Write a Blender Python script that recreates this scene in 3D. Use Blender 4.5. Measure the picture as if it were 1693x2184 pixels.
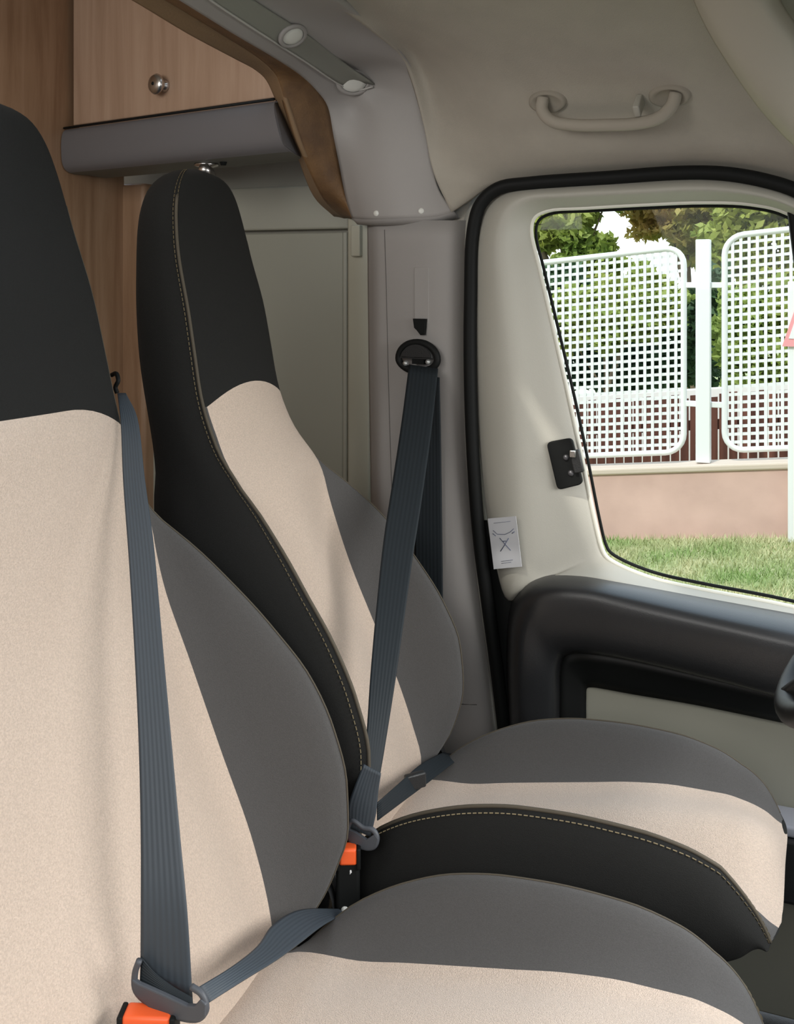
import bpy, bmesh, math, random
import numpy as np
from mathutils import Vector, Matrix, Euler
random.seed(7); rng = np.random.default_rng(7)
for o in list(bpy.data.objects): bpy.data.objects.remove(o)
SC = bpy.context.scene; COL = SC.collection
# ---------------------------------------------------------------- camera, world, light
EYE = 1.40                                   # height of the eye above the cab floor
F, HOR = 2200.0, 590.0
YAW = math.atan((1750.0 - 846.5) / F); SN, CS = math.sin(YAW), math.cos(YAW)
cd = bpy.data.cameras.new('camera'); cam = bpy.data.objects.new('camera', cd); COL.objects.link(cam)
cam.location = (0, 0, EYE); cam.rotation_euler = (math.pi/2, 0, YAW)
cd.sensor_fit = 'VERTICAL'; cd.sensor_height = 24.0; cd.lens = F/2184*24.0
cd.shift_y = -(1092-HOR)/2184; cd.clip_start = 0.02; cd.clip_end = 300
SC.camera = cam
w = bpy.data.worlds.new('sky'); SC.world = w; w.use_nodes = True
nt = w.node_tree; bg = nt.nodes['Background']
tc = nt.nodes.new('ShaderNodeTexCoord'); sp = nt.nodes.new('ShaderNodeSeparateXYZ'); rp = nt.nodes.new('ShaderNodeValToRGB')
nt.links.new(tc.outputs['Generated'], sp.inputs[0]); nt.links.new(sp.outputs['Z'], rp.inputs[0]); nt.links.new(rp.outputs[0], bg.inputs[0])
rp.color_ramp.elements[0].color = (.95, .97, 1, 1); rp.color_ramp.elements[1].color = (.62, .80, 1, 1)
bg.inputs[1].default_value = 2.0
def area(name, loc, rot, sx, sy, power, col=(1, 1, 1)):
    l = bpy.data.lights.new(name, 'AREA'); l.shape = 'RECTANGLE'; l.size = sx; l.size_y = sy; l.energy = power; l.color = col
    o = bpy.data.objects.new(name, l); COL.objects.link(o); o.location = loc; o.rotation_euler = rot; return o
def aim(o, tgt): o.rotation_euler = (Vector(tgt)-o.location).to_track_quat('-Z', 'Y').to_euler()
sl = bpy.data.lights.new('sun', 'SUN'); sl.energy = 2.8; sl.angle = .03; sl.color = (1, .95, .86)
so = bpy.data.objects.new('sun', sl); COL.objects.link(so); so.rotation_euler = Vector((.35, 1.0, -1.25)).to_track_quat('-Z', 'Y').to_euler()
wl = area('windscreen_daylight', (.95, 1.25, EYE+.02), (0, 0, 0), 1.5, .6, 27, (1, .985, .96)); aim(wl, (.05, 1.25, EYE-1.15)); wl.data.spread = math.radians(140)
dl = area('open_door_daylight', (-.10, -.35, EYE+.20), (0, 0, 0), 1.1, .8, 10, (1, .98, .95)); aim(dl, (-.30, .65, EYE-1.0)); dl.data.spread = math.radians(150)
ll = area('living_area_fill', (-1.15, .35, EYE+.42), (0, 0, 0), .7, .5, 5.5, (1, .97, .92)); aim(ll, (-1.45, 2.2, EYE+.15)); ll.data.spread = math.radians(140)  # added fill that brightens the locker and wall; no window is modelled there
SC.view_settings.view_transform = 'Standard'; SC.view_settings.look = 'None'
SC.view_settings.exposure = 0.0; SC.view_settings.gamma = 1.0; SC.view_settings.use_curve_mapping = False
# ---------------------------------------------------------------- measuring helpers (metres, x forward, y across the cab, z up)
def ray(px, py):
    u = (px-846.5)/F; v = (HOR-py)/F
    return np.array([-SN+CS*u, CS+SN*u, v])
E0 = np.array([0, 0, EYE])
def Yp(px, py, y): r = ray(px, py); return E0+r*(y/r[1])
def Xp(px, py, x): r = ray(px, py); return E0+r*(x/r[0])
def proj(p):
    q = np.asarray(p)-E0; d = -SN*q[..., 0]+CS*q[..., 1]; l = CS*q[..., 0]+SN*q[..., 1]
    return 846.5+F*l/d, HOR-F*q[..., 2]/d
def tab(t, x):                              # smooth monotone table lookup
    t = sorted(t); xs = np.array([a for a, b in t]); ys = np.array([b for a, b in t], float)
    h = np.diff(xs); d = np.diff(ys)/h; m = np.zeros(len(xs))
    for i in range(1, len(xs)-1):
        if d[i-1]*d[i] > 0: w1 = 2*h[i]+h[i-1]; w2 = h[i]+2*h[i-1]; m[i] = (w1+w2)/(w1/d[i-1]+w2/d[i])
    m[0] = d[0]; m[-1] = d[-1]
    x = np.clip(x, xs[0], xs[-1]); i = np.clip(np.searchsorted(xs, x)-1, 0, len(h)-1); s = (x-xs[i])/h[i]
    return (2*s**3-3*s**2+1)*ys[i]+(s**3-2*s**2+s)*h[i]*m[i]+(-2*s**3+3*s**2)*ys[i+1]+(s**3-s**2)*h[i]*m[i+1]
def crom(P, n, closed=False):               # Catmull-Rom through P; n = samples per segment (int or list)
    P = np.asarray(P, float); K = len(P); out = []
    segs = K if closed else K-1
    for i in range(segs):
        p1, p2 = P[i], P[(i+1) % K]
        p0 = P[(i-1) % K] if (closed or i > 0) else 2*p1-p2
        p3 = P[(i+2) % K] if (closed or i+2 < K) else 2*p2-p1
        m = n[i] if hasattr(n, '__len__') else n
        l0, l1, l2 = [np.linalg.norm(a)**.5+1e-5 for a in (p1-p0, p2-p1, p3-p2)]
        t1 = (p1-p0)/l0-(p2-p0)/(l0+l1)+(p2-p1)/l1; t2 = (p2-p1)/l1-(p3-p1)/(l1+l2)+(p3-p2)/l2
        t1 = t1*l1; t2 = t2*l1
        for k in range(m):
            s = k/m
            out.append((2*s**3-3*s**2+1)*p1+(s**3-2*s**2+s)*t1+(-2*s**3+3*s**2)*p2+(s**3-s**2)*t2)
    if not closed: out.append(P[-1])
    return np.array(out)
def surf(rails, nu=5, nv=4, linear=False):            # rails with equal counts -> dense grid
    A = [crom(r, nu) for r in rails]
    A = np.array(A)
    if linear: return A
    return np.array([crom(A[:, j], nv) for j in range(A.shape[1])]).transpose(1, 0, 2)
def grid_at(G, px, py):
    x, y = proj(G); k = np.argmin((x-px)**2+(y-py)**2); i, j = divmod(k, G.shape[1])
    i2 = min(i, G.shape[0]-2); j2 = min(j, G.shape[1]-2)
    nrm = np.cross(G[i2+1, j2]-G[i2, j2], G[i2, j2+1]-G[i2, j2]); nrm = nrm/np.linalg.norm(nrm)
    if np.dot(nrm, E0-G[i, j]) < 0: nrm = -nrm
    d = np.dot(G[i, j]-E0, nrm)/np.dot(ray(px, py), nrm)
    return Vector(E0+ray(px, py)*d), Vector(nrm)
# ---------------------------------------------------------------- object helpers
def link(name, me, mat=None, parent=None, smooth=True):
    o = bpy.data.objects.new(name, me); COL.objects.link(o)
    if mat and not me.materials: me.materials.append(mat)
    if smooth:
        for p in me.polygons: p.use_smooth = True
    if parent is not None: o.parent = parent; o.matrix_parent_inverse = parent.matrix_basis.inverted()
    return o
def mesh(name, V, Fc, mat, parent=None, smooth=True, fix=True):
    me = bpy.data.meshes.new(name); me.from_pydata([tuple(map(float, v)) for v in V], [], Fc)
    if fix:
        bm = bmesh.new(); bm.from_mesh(me); bmesh.ops.remove_doubles(bm, verts=bm.verts, dist=1e-6)
        bmesh.ops.dissolve_degenerate(bm, edges=bm.edges, dist=1e-6)
        bmesh.ops.recalc_face_normals(bm, faces=bm.faces); bm.to_mesh(me); bm.free()
    me.update(); return link(name, me, mat, parent, smooth)
def gmesh(name, G, mat, parent=None, thick=0, sel=None, closed=False, away=None):
    n, m = G.shape[:2]; Fc = []
    for i in range(n-1):
        for j in range(m if closed else m-1):
            if sel is None or sel(i, j): Fc.append((i*m+j, i*m+(j+1) % m, (i+1)*m+(j+1) % m, (i+1)*m+j))
    used = sorted({k for f in Fc for k in f}); mp = {k: a for a, k in enumerate(used)}
    R = G.reshape(-1, 3)
    o = mesh(name, [R[k] for k in used], [tuple(mp[k] for k in f) for f in Fc], mat, parent)
    if thick:
        me = o.data; c = away if away is not None else E0      # make normals face the cab, thickness goes behind
        s = sum(p.normal.dot(Vector(c)-p.center) for p in me.polygons)
        if s < 0: me.flip_normals()
        md = o.modifiers.new('thickness', 'SOLIDIFY'); md.thickness = thick; md.offset = -1
    return o
def box(name, x0, x1, y0, y1, z0, z1, mat, parent=None, bev=.004, seg=3, M=None):
    bm = bmesh.new(); bmesh.ops.create_cube(bm, size=1)
    for v in bm.verts: v.co = Vector(((x0+x1)/2+v.co.x*(x1-x0), (y0+y1)/2+v.co.y*(y1-y0), (z0+z1)/2+v.co.z*(z1-z0)))
    if bev: bmesh.ops.bevel(bm, geom=bm.edges, offset=bev, segments=seg, profile=.5, affect='EDGES')
    if M is not None: bm.transform(M)
    me = bpy.data.meshes.new(name); bm.to_mesh(me); bm.free()
    o = link(name, me, mat, parent, False)
    for p in me.polygons: p.use_smooth = p.area < .5*max(q.area for q in me.polygons) and bev > 0
    return o
def prism(name, poly, depth, M, mat, parent=None, bev=.0, inner=None):   # poly in local xy, extruded along local z
    bm = bmesh.new(); vs = [bm.verts.new((a, b, 0)) for a, b in poly]
    f = bm.faces.new(vs); r = bmesh.ops.extrude_face_region(bm, geom=[f])
    for v in r['geom']:
        if isinstance(v, bmesh.types.BMVert): v.co.z = depth
    bmesh.ops.recalc_face_normals(bm, faces=bm.faces)
    if bev: bmesh.ops.bevel(bm, geom=[e for e in bm.edges if abs(e.verts[0].co.z-e.verts[1].co.z) < 1e-6], offset=bev, segments=3, affect='EDGES')
    bm.transform(M); me = bpy.data.meshes.new(name); bm.to_mesh(me); bm.free()
    return link(name, me, mat, parent, False)
def tube(name, P, r, mat, parent=None, n=10, closed=False, prof=None):
    P = np.asarray(P, float); N = len(P); V = []; Fc = []; up = None
    rr = r if hasattr(r, '__len__') else [r]*N
    for i in range(N):
        a = P[(i+1) % N] if (closed or i < N-1) else P[i]; b = P[(i-1) % N] if (closed or i > 0) else P[i]
        t = Vector(a-b).normalized()
        if up is None: up = t.orthogonal().normalized()
        up = (up-t*up.dot(t)).normalized(); s = t.cross(up)
        for k in range(n):
            an = 2*math.pi*k/n; V.append(Vector(P[i])+(up*math.cos(an)+s*math.sin(an))*rr[i])
    for i in range(N if closed else N-1):
        for k in range(n):
            j = (i+1) % N; Fc.append((i*n+k, i*n+(k+1) % n, j*n+(k+1) % n, j*n+k))
    if not closed: Fc += [tuple(range(n)), tuple((N-1)*n+k for k in range(n))]
    return mesh(name, V, Fc, mat, parent)
def lathe(name, prof, M, mat, parent=None, n=28):       # prof = (radius, height) about local z
    V = []; Fc = []; K = len(prof)
    for k in range(n):
        a = 2*math.pi*k/n
        for r, h in prof: V.append(M @ Vector((r*math.cos(a), r*math.sin(a), h)))
    for k in range(n):
        for i in range(K-1): Fc.append((k*K+i, ((k+1) % n)*K+i, ((k+1) % n)*K+i+1, k*K+i+1))
    return mesh(name, V, Fc, mat, parent)
def dashes(name, P, r, mat, parent, L=.0055, gap=.0028):
    P = np.asarray(P); d = np.r_[0, np.cumsum(np.linalg.norm(np.diff(P, axis=0), axis=1))]
    V = []; Fc = []; s = 0
    while s+L < d[-1]:
        a = Vector([np.interp(s, d, P[:, k]) for k in range(3)]); b = Vector([np.interp(s+L, d, P[:, k]) for k in range(3)])
        t = (b-a).normalized(); u = t.orthogonal().normalized(); q = t.cross(u); i0 = len(V)
        for c in (a, b):
            for k in range(4): V.append(c+(u*math.cos(k*math.pi/2)+q*math.sin(k*math.pi/2))*r)
        Fc += [(i0+k, i0+(k+1) % 4, i0+4+(k+1) % 4, i0+4+k) for k in range(4)]+[(i0, i0+1, i0+2, i0+3), (i0+4, i0+5, i0+6, i0+7)]
        s += L+gap
    return mesh(name, V, Fc, mat, parent, fix=False)
def thing(name, label, cat, loc=(0, 0, 0), group=None):
    o = bpy.data.objects.new(name, None); COL.objects.link(o); o.location = loc; o.empty_display_size = .05
    return tag(o, label, cat, group)
def tag(o, label, cat, group=None, kind=None):
    o['label'] = label; o['category'] = cat
    if group: o['group'] = group
    if kind: o['kind'] = kind
    return o
def struct(o, label=None, cat=None):
    o['kind'] = 'structure'
    if label: o['label'] = label; o['category'] = cat
    return o
def sroot(name, label, cat, loc=(0, 0, 0)):
    o = thing(name, label, cat, loc); o['kind'] = 'structure'; return o
def frame(p, n, up=(0, 0, 1)):            # local z = n, local y ~ up
    n = Vector(n).normalized(); up = Vector(up); x = up.cross(n).normalized(); y = n.cross(x)
    return Matrix.Translation(Vector(p)) @ Matrix((x, y, n)).transposed().to_4x4()
# ---------------------------------------------------------------- materials
def mat(name, col, rough=.6, metal=0, bump=0, bscale=200, var=0, vscale=30, sheen=0, spec=.5, stretch=None, col2=None, detail=3):
    m = bpy.data.materials.new(name); m.use_nodes = True; t = m.node_tree; b = t.nodes['Principled BSDF']
    b.inputs['Base Color'].default_value = (*col, 1); b.inputs['Roughness'].default_value = rough; b.inputs['Metallic'].default_value = metal
    b.inputs['Specular IOR Level'].default_value = spec
    if sheen: b.inputs['Sheen Weight'].default_value = sheen; b.inputs['Sheen Roughness'].default_value = .5
    co = t.nodes.new('ShaderNodeTexCoord'); mp = t.nodes.new('ShaderNodeMapping'); t.links.new(co.outputs['Object'], mp.inputs[0])
    if stretch: mp.inputs['Scale'].default_value = stretch
    if var or col2:
        nz = t.nodes.new('ShaderNodeTexNoise'); nz.inputs['Scale'].default_value = vscale; nz.inputs['Detail'].default_value = detail
        t.links.new(mp.outputs[0], nz.inputs['Vector']); r = t.nodes.new('ShaderNodeValToRGB')
        c2 = col2 or tuple(max(0, c*(1-var)) for c in col); c1 = col if col2 else tuple(min(1, c*(1+var)) for c in col)
        r.color_ramp.elements[0].color = (*c1, 1); r.color_ramp.elements[1].color = (*c2, 1)
        r.color_ramp.elements[0].position = .35; r.color_ramp.elements[1].position = .65
        t.links.new(nz.outputs[0], r.inputs[0]); t.links.new(r.outputs[0], b.inputs['Base Color'])
    if bump:
        n2 = t.nodes.new('ShaderNodeTexNoise'); n2.inputs['Scale'].default_value = bscale; n2.inputs['Detail'].default_value = 2
        t.links.new(mp.outputs[0], n2.inputs['Vector']); bp = t.nodes.new('ShaderNodeBump'); bp.inputs['Strength'].default_value = bump; bp.inputs['Distance'].default_value = .002
        t.links.new(n2.outputs[0], bp.inputs['Height']); t.links.new(bp.outputs[0], b.inputs['Normal'])
    return m
def woodmat(name, c1, c2, c3, rough=.45):
    m = bpy.data.materials.new(name); m.use_nodes = True; t = m.node_tree; b = t.nodes['Principled BSDF']; b.inputs['Roughness'].default_value = rough
    co = t.nodes.new('ShaderNodeTexCoord'); mp = t.nodes.new('ShaderNodeMapping'); t.links.new(co.outputs['Object'], mp.inputs[0]); mp.inputs['Scale'].default_value = (11, 11, .9)
    n = t.nodes.new('ShaderNodeTexNoise'); n.inputs['Scale'].default_value = 2.2; n.inputs['Detail'].default_value = 7; n.inputs['Roughness'].default_value = .6; n.inputs['Distortion'].default_value = .5
    t.links.new(mp.outputs[0], n.inputs['Vector']); r = t.nodes.new('ShaderNodeValToRGB'); e = r.color_ramp.elements
    e[0].position = .3; e[0].color = (*c1, 1); e[1].position = .72; e[1].color = (*c3, 1); k = e.new(.5); k.color = (*c2, 1)
    t.links.new(n.outputs[0], r.inputs[0]); t.links.new(r.outputs[0], b.inputs['Base Color'])
    return m
M_beige = mat('beige_fabric', (.60, .49, .405), .9, bump=.7, bscale=700, var=.09, vscale=420, sheen=.25, spec=.2)
M_dark = mat('charcoal_fabric', (.082, .080, .079), .85, bump=.4, bscale=1100, var=.08, vscale=600, sheen=.15, spec=.25)
M_blk = mat('black_fabric', (.017, .0172, .0165), .85, bump=.4, bscale=1100, var=.08, vscale=600, sheen=.03, spec=.15)
M_stitch = mat('tan_thread', (.20, .16, .09), .8)
M_pipe = mat('brown_piping', (.085, .072, .052), .8)
M_cream = mat('ivory_moulding', (.45, .44, .39), .5, bump=.15, bscale=700)
M_head = mat('greige_headliner', (.43, .40, .345), .85, bump=.3, bscale=500, var=.03, vscale=15)
M_grey = mat('warm_grey_moulding', (.36, .345, .335), .6, bump=.12, bscale=600)
M_panel = mat('pale_panel', (.42, .41, .355), .6)
M_black = mat('black_rubber', (.008, .009, .009), .6, spec=.2)
M_plast = mat('black_grained_plastic', (.022, .023, .024), .42, bump=.25, bscale=500)
M_web = mat('slate_webbing', (.045, .058, .072), .55, bump=.6, bscale=300, stretch=(1, 1, .1), spec=.5)
def ribs(m):
    t = m.node_tree; b = t.nodes['Principled BSDF']; u = t.nodes.new('ShaderNodeUVMap'); wv = t.nodes.new('ShaderNodeTexWave'); wv.bands_direction = 'X'; wv.inputs['Scale'].default_value = 2.4
    bp = t.nodes.new('ShaderNodeBump'); bp.inputs['Strength'].default_value = .2; bp.inputs['Distance'].default_value = .0015
    t.links.new(u.outputs[0], wv.inputs[0]); t.links.new(wv.outputs[0], bp.inputs['Height']); t.links.new(bp.outputs[0], b.inputs['Normal'])
M_webd = mat('shaded_webbing', (.017, .023, .028), .6, bump=.6, bscale=300, stretch=(1, 1, .1), spec=.3)  # darker copy of the slate webbing, shade put into the colour
ribs(M_web); ribs(M_webd)
M_chrome = mat('satin_chrome', (.62, .60, .58), .25, 1)
M_orange = mat('orange_button', (.95, .13, .03), .4)
M_lens = mat('white_lamp_lens', (.75, .76, .72), .3)
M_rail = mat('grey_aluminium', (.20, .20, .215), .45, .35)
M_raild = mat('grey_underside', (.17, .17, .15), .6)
M_wood = woodmat('walnut_veneer', (.24, .135, .075), (.32, .195, .115), (.39, .25, .16))
M_wood2 = woodmat('pale_walnut_veneer', (.36, .235, .16), (.43, .29, .205), (.49, .345, .25))
M_edge = mat('brown_leather_edge', (.19, .105, .045), .6, bump=.5, bscale=200, col2=(.12, .065, .03), vscale=18)
M_edge2 = mat('tan_leather_edge', (.24, .155, .085), .55, bump=.3, bscale=200)
M_white = mat('white_painted_metal', (.82, .83, .84), .45)
M_concrete = mat('pink_concrete', (.68, .46, .40), .95, bump=.4, bscale=40, col2=(.57, .38, .33), vscale=3, detail=8)
M_coping = mat('pale_concrete', (.60, .50, .42), .9)
M_grass = mat('grass', (.24, .30, .11), .95, col2=(.40, .40, .22), vscale=4, detail=8)
M_blade = mat('grass_blade', (.22, .33, .10), .8, col2=(.54, .52, .30), vscale=2.2, detail=5)
M_bark = mat('bark', (.20, .15, .10), .9, bump=.5, bscale=30)
M_brown = mat('red_brown_boards', (.20, .07, .045), .7, col2=(.13, .045, .03), vscale=6, stretch=(3, 3, .3))
M_label = mat('white_label', (.66, .68, .72), .5)
M_ink = mat('grey_ink', (.12, .14, .22), .6)
M_red = mat('sign_red', (.62, .05, .06), .5)
M_road = mat('asphalt', (.13, .13, .13), .9)
def leafmat(name, a, b):
    m = mat(name, a, .6, col2=b, vscale=1.6, detail=4); t = m.node_tree; p = t.nodes['Principled BSDF']
    tr = t.nodes.new('ShaderNodeBsdfTranslucent'); mx = t.nodes.new('ShaderNodeMixShader'); mx.inputs[0].default_value = .4
    src = p.inputs['Base Color'].links[0].from_socket; t.links.new(src, tr.inputs[0])
    t.links.new(p.outputs[0], mx.inputs[1]); t.links.new(tr.outputs[0], mx.inputs[2]); t.links.new(mx.outputs[0], t.nodes['Material Output'].inputs[0]); return m
M_leaf = [leafmat('leaf_green', (.20, .30, .05), (.44, .47, .11)), leafmat('leaf_yellow', (.42, .46, .12), (.26, .36, .08)), leafmat('leaf_dark', (.035, .09, .05), (.09, .17, .07)), leafmat('leaf_autumn', (.50, .34, .11), (.34, .38, .08))]
M_glass = bpy.data.materials.new('window_glass'); M_glass.use_nodes = True
t = M_glass.node_tree; t.nodes.remove(t.nodes['Principled BSDF']); a = t.nodes.new('ShaderNodeBsdfTransparent'); g = t.nodes.new('ShaderNodeBsdfGlossy'); mx = t.nodes.new('ShaderNodeMixShader')
g.inputs['Roughness'].default_value = .02; mx.inputs[0].default_value = .008; a.inputs[0].default_value = (.97, .99, .98, 1)
t.links.new(a.outputs[0], mx.inputs[1]); t.links.new(g.outputs[0], mx.inputs[2]); t.links.new(mx.outputs[0], t.nodes['Material Output'].inputs[0])
def P(*l): return [Yp(a, b, c) for a, b, c in l]
def PX(x, *l): return [Xp(a, b, x) for a, b in l]
def ZE(z): return EYE+z
# ================================================================ THE CAB SHELL
# floor and steps
struct(box('floor', -1.75, .9, .12, 2.06, -.06, 0, mat('grey_cab_floor', (.16, .16, .15), .8, bump=.3, bscale=150), bev=.004), 'dark grey floor of the cab under the seats', 'floor')
# B-pillar trim
rows = [(470, .116), (700, 0), (950, 0), (1150, 0), (1350, 0), (1500, 0), (1620, 0), (1900, 0)]
cx = {470: (783, 800, 822, 950, 978, 1004), 700: (785, 802, 826, 950, 976, 1000), 950: (789, 806, 836, 950, 980, 1002), 1150: (792, 810, 842, 960, 995, 1018),
      1350: (796, 814, 850, 975, 1015, 1042), 1500: (800, 820, 858, 990, 1035, 1060), 1620: (805, 824, 862, 1000, 1050, 1078), 1900: (812, 832, 872, 1020, 1080, 1120)}
YS = (2.075, 2.035, 2.025, 2.000, 2.012, 2.05)
rails = [[Yp(cx[r][k], r, YS[k]+(0.0 if r < 1400 else .012*(r-1400)/300)) for k in range(6)] for r, _ in rows]
G_pillar = surf(rails, 5, 5)
pil = sroot('wall_pillar', 'warm grey plastic pillar cover beside the cab door carrying the belt loop', 'pillar', (-.78, 2.02, .2))
gmesh('pillar_cover', G_pillar, M_grey, pil, .012)
def groove(name, pts, G, r, m, par, off=.0): 
    L = [];
    for a, b in pts:
        p, n = grid_at(G, a, b); L.append(np.array(p+n*off))
    return tube(name, L, r, m, par, 6)
groove('cover_seam', [(820, 490), (824, 620), (828, 800), (834, 1000), (838, 1100)], G_pillar, .0012, mat('seam_shadow_gap', (.12, .115, .11), .8), pil, -.0004)
groove('cover_seam', [(984, 1502), (1015, 1503), (1050, 1506)], G_pillar, .0010, bpy.data.materials['seam_shadow_gap'], pil, -.0004)
p, n = grid_at(G_pillar, 900, 630); Mf = frame(p, n)
box('belt_height_slide', -.018, .016, -.058, .058, -.003, .0012, M_grey, pil, .001, M=Mf)
p, n = grid_at(G_pillar, 898, 697); Mf = frame(p+n*.001, n)
prism('belt_height_button', [(-.016, .017), (.016, .017), (.013, -.016), (.002, -.017), (-.006, -.008), (-.013, -.002)], .008, Mf, M_black, pil, .002)
struct(box('wall_behind_pillar', -.95, -.60, 2.14, 2.17, 0, ZE(.6), M_grey, bev=0), 'body side panel behind the pillar cover', 'wall')
struct(box('wall_behind_pillar', -.95, -.93, 2.17, 2.39, 0, ZE(.8), M_grey, bev=0), 'narrow return panel between the pillar and the living area wall', 'wall')
cq_ = P((895, 300, 2.07), (1075, 300, 2.07), (1075, 500, 2.07), (895, 500, 2.07))
struct(box('trim_7', cq_[0][0], cq_[1][0], 2.045, 2.075, cq_[2][2], cq_[0][2], M_head, bev=0), 'greige filler behind the corner of headliner and arch', 'trim')
# ivory vertical strip between pillar and living area
vs = sroot('trim_1', 'ivory vertical trim strip between the living area wall and the pillar', 'trim', (-.99, 2.1, .2))
box('strip_body', *(Yp(740, 500, 2.10)[0], Yp(788, 500, 2.10)[0]), 2.10, 2.30, .30, ZE(.135), mat('ivory_strip', (.43, .42, .34), .5), vs, .006)
box('strip_catch', *(Yp(749, 500, 2.09)[0], Yp(769, 500, 2.09)[0]), 2.085, 2.105, ZE(.045), ZE(.115), bpy.data.materials['ivory_strip'], vs, .003)
# headliner
rr = [
 [(780, -260, 1.10), (640, -50, 1.50), (790, 65, 1.78), (868, 140, 1.93), (900, 250, 1.99), (925, 370, 2.005), (962, 452, 2.005)],
 [(840, -260, 1.10), (720, -50, 1.52), (830, 60, 1.80), (893, 140, 1.95), (925, 250, 2.00), (945, 360, 2.01), (1002, 425, 2.01)],
 [(900, -260, 1.15), (800, -40, 1.55), (880, 70, 1.80), (925, 150, 1.93), (955, 250, 1.99), (985, 350, 2.005), (1040, 400, 2.02)],
 [(1020, -260, 1.20), (980, -30, 1.58), (1010, 90, 1.78), (1030, 170, 1.88), (1050, 260, 1.94), (1080, 340, 1.98), (1110, 388, 2.02)],
 [(1180, -260, 1.20), (1150, -30, 1.58), (1160, 90, 1.76), (1165, 170, 1.85), (1170, 260, 1.915), (1180, 330, 1.96), (1190, 380, 2.02)],
 [(1380, -260, 1.20), (1350, -30, 1.58), (1350, 90, 1.75), (1350, 170, 1.84), (1350, 260, 1.91), (1350, 320, 1.955), (1350, 370, 2.02)],
 [(1600, -260, 1.20), (1560, -30, 1.58), (1540, 90, 1.74), (1530, 170, 1.83), (1520, 260, 1.905), (1520, 320, 1.955), (1520, 362, 2.02)],
 [(1900, -260, 1.20), (1850, -30, 1.58), (1800, 90, 1.74), (1780, 190, 1.83), (1760, 290, 1.905), (1750, 350, 1.955), (1745, 410, 2.02)],
 [(2300, -260, 1.20), (2250, -30, 1.58), (2200, 120, 1.74), (2150, 260, 1.83), (2100, 380, 1.905), (2080, 470, 1.955), (2060, 560, 2.02)]]
G_head = surf([P(*r) for r in rr], 6, 5)
hl = gmesh('ceiling', G_head, M_head, None, .012); struct(hl, 'greige fabric headliner above the cab door', 'ceiling')
# roof over the rest of the cab (towards the open door) and over the living area
GR = G_head[:, 0]
roof = np.array([[np.array([q[0], q[1], q[2]]) for q in GR], [np.array([q[0], .62, q[2]+.03]) for q in GR], [np.array([q[0], .15, q[2]-.04]) for q in GR], [np.array([q[0], .05, q[2]-.14]) for q in GR]])
struct(gmesh('ceiling', roof, M_head, None, .012, away=E0+np.array([-.3, .3, -.6])), 'greige fabric headliner of the cab roof above the camera', 'ceiling')
struct(box('ceiling', -3.2, -1.0, -.2, 2.4, ZE(.80), ZE(.84), M_head, bev=0), 'pale ceiling of the living area', 'ceiling')
# grab handle on the headliner
pc, nc_ = grid_at(G_head, 1298, 215)
gh = thing('grab_handle', 'greige padded grab handle on the headliner above the door window', 'handle', pc)
L = []
for (a, b, off) in [(1160, 205, .004), (1163, 222, .020), (1185, 236, .034), (1230, 240, .040), (1300, 238, .042), (1370, 234, .040), (1415, 224, .034), (1438, 208, .020), (1442, 196, .004)]:
    p, n = grid_at(G_head, a, b); L.append(np.array(p+n*off))
M_handle = mat('greige_handle', (.40, .365, .31), .8)
tube('grip', crom(L, 5), .0115, M_handle, gh, 10)
for a, b in ((1168, 216), (1428, 203)):
    p, n = grid_at(G_head, a, b); Mf = frame(p, n, (0.0, 0, 1)) @ Matrix.Diagonal((1.5, .95, 1, 1))
    lathe('mounting_cup', [(0, .004), (.016, .004), (.020, .009), (.024, .006), (.026, -.004)], Mf, mat('handle_cup', (.34, .31, .26), .8), gh)
p, n = grid_at(G_head, 1366, 212); box('coat_hook', -.006, .006, -.012, .012, 0, .038, M_cream, gh, .003, M=frame(p, n))
# overhead console edge at the top right
rl = [[(1455, -60, 1.66), (1500, 50, 1.72), (1560, 150, 1.77), (1625, 240, 1.83), (1693, 312, 1.88), (1790, 390, 1.92)],
      [(1475, -60, 1.62), (1520, 45, 1.68), (1580, 140, 1.73), (1640, 225, 1.78), (1705, 292, 1.83), (1800, 360, 1.87)],
      [(1530, -60, 1.60), (1575, 30, 1.66), (1630, 110, 1.71), (1690, 190, 1.76), (1750, 250, 1.81), (1830, 310, 1.85)],
      [(1600, -60, 1.60), (1635, 20, 1.66), (1690, 95, 1.72), (1740, 160, 1.77), (1790, 210, 1.82), (1850, 270, 1.86)],
      [(1640, -60, 1.66), (1670, 10, 1.72), (1720, 80, 1.77), (1765, 140, 1.82), (1810, 190, 1.86), (1870, 250, 1.90)]]
cs = gmesh('trim_2', surf([P(*[(a, b, c-.11) for a, b, c in r]) for r in rl], 5, 5), mat('console_moulding', (.47, .44, .37), .6), None, .01)
struct(cs, 'curved greige moulding of the overhead console at the upper right', 'trim')
def PXc(x, cap, *l): return [q if q[1] < cap else Yp(a, b, cap) for (a, b), q in zip(l, PX(x, *l))]
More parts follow.
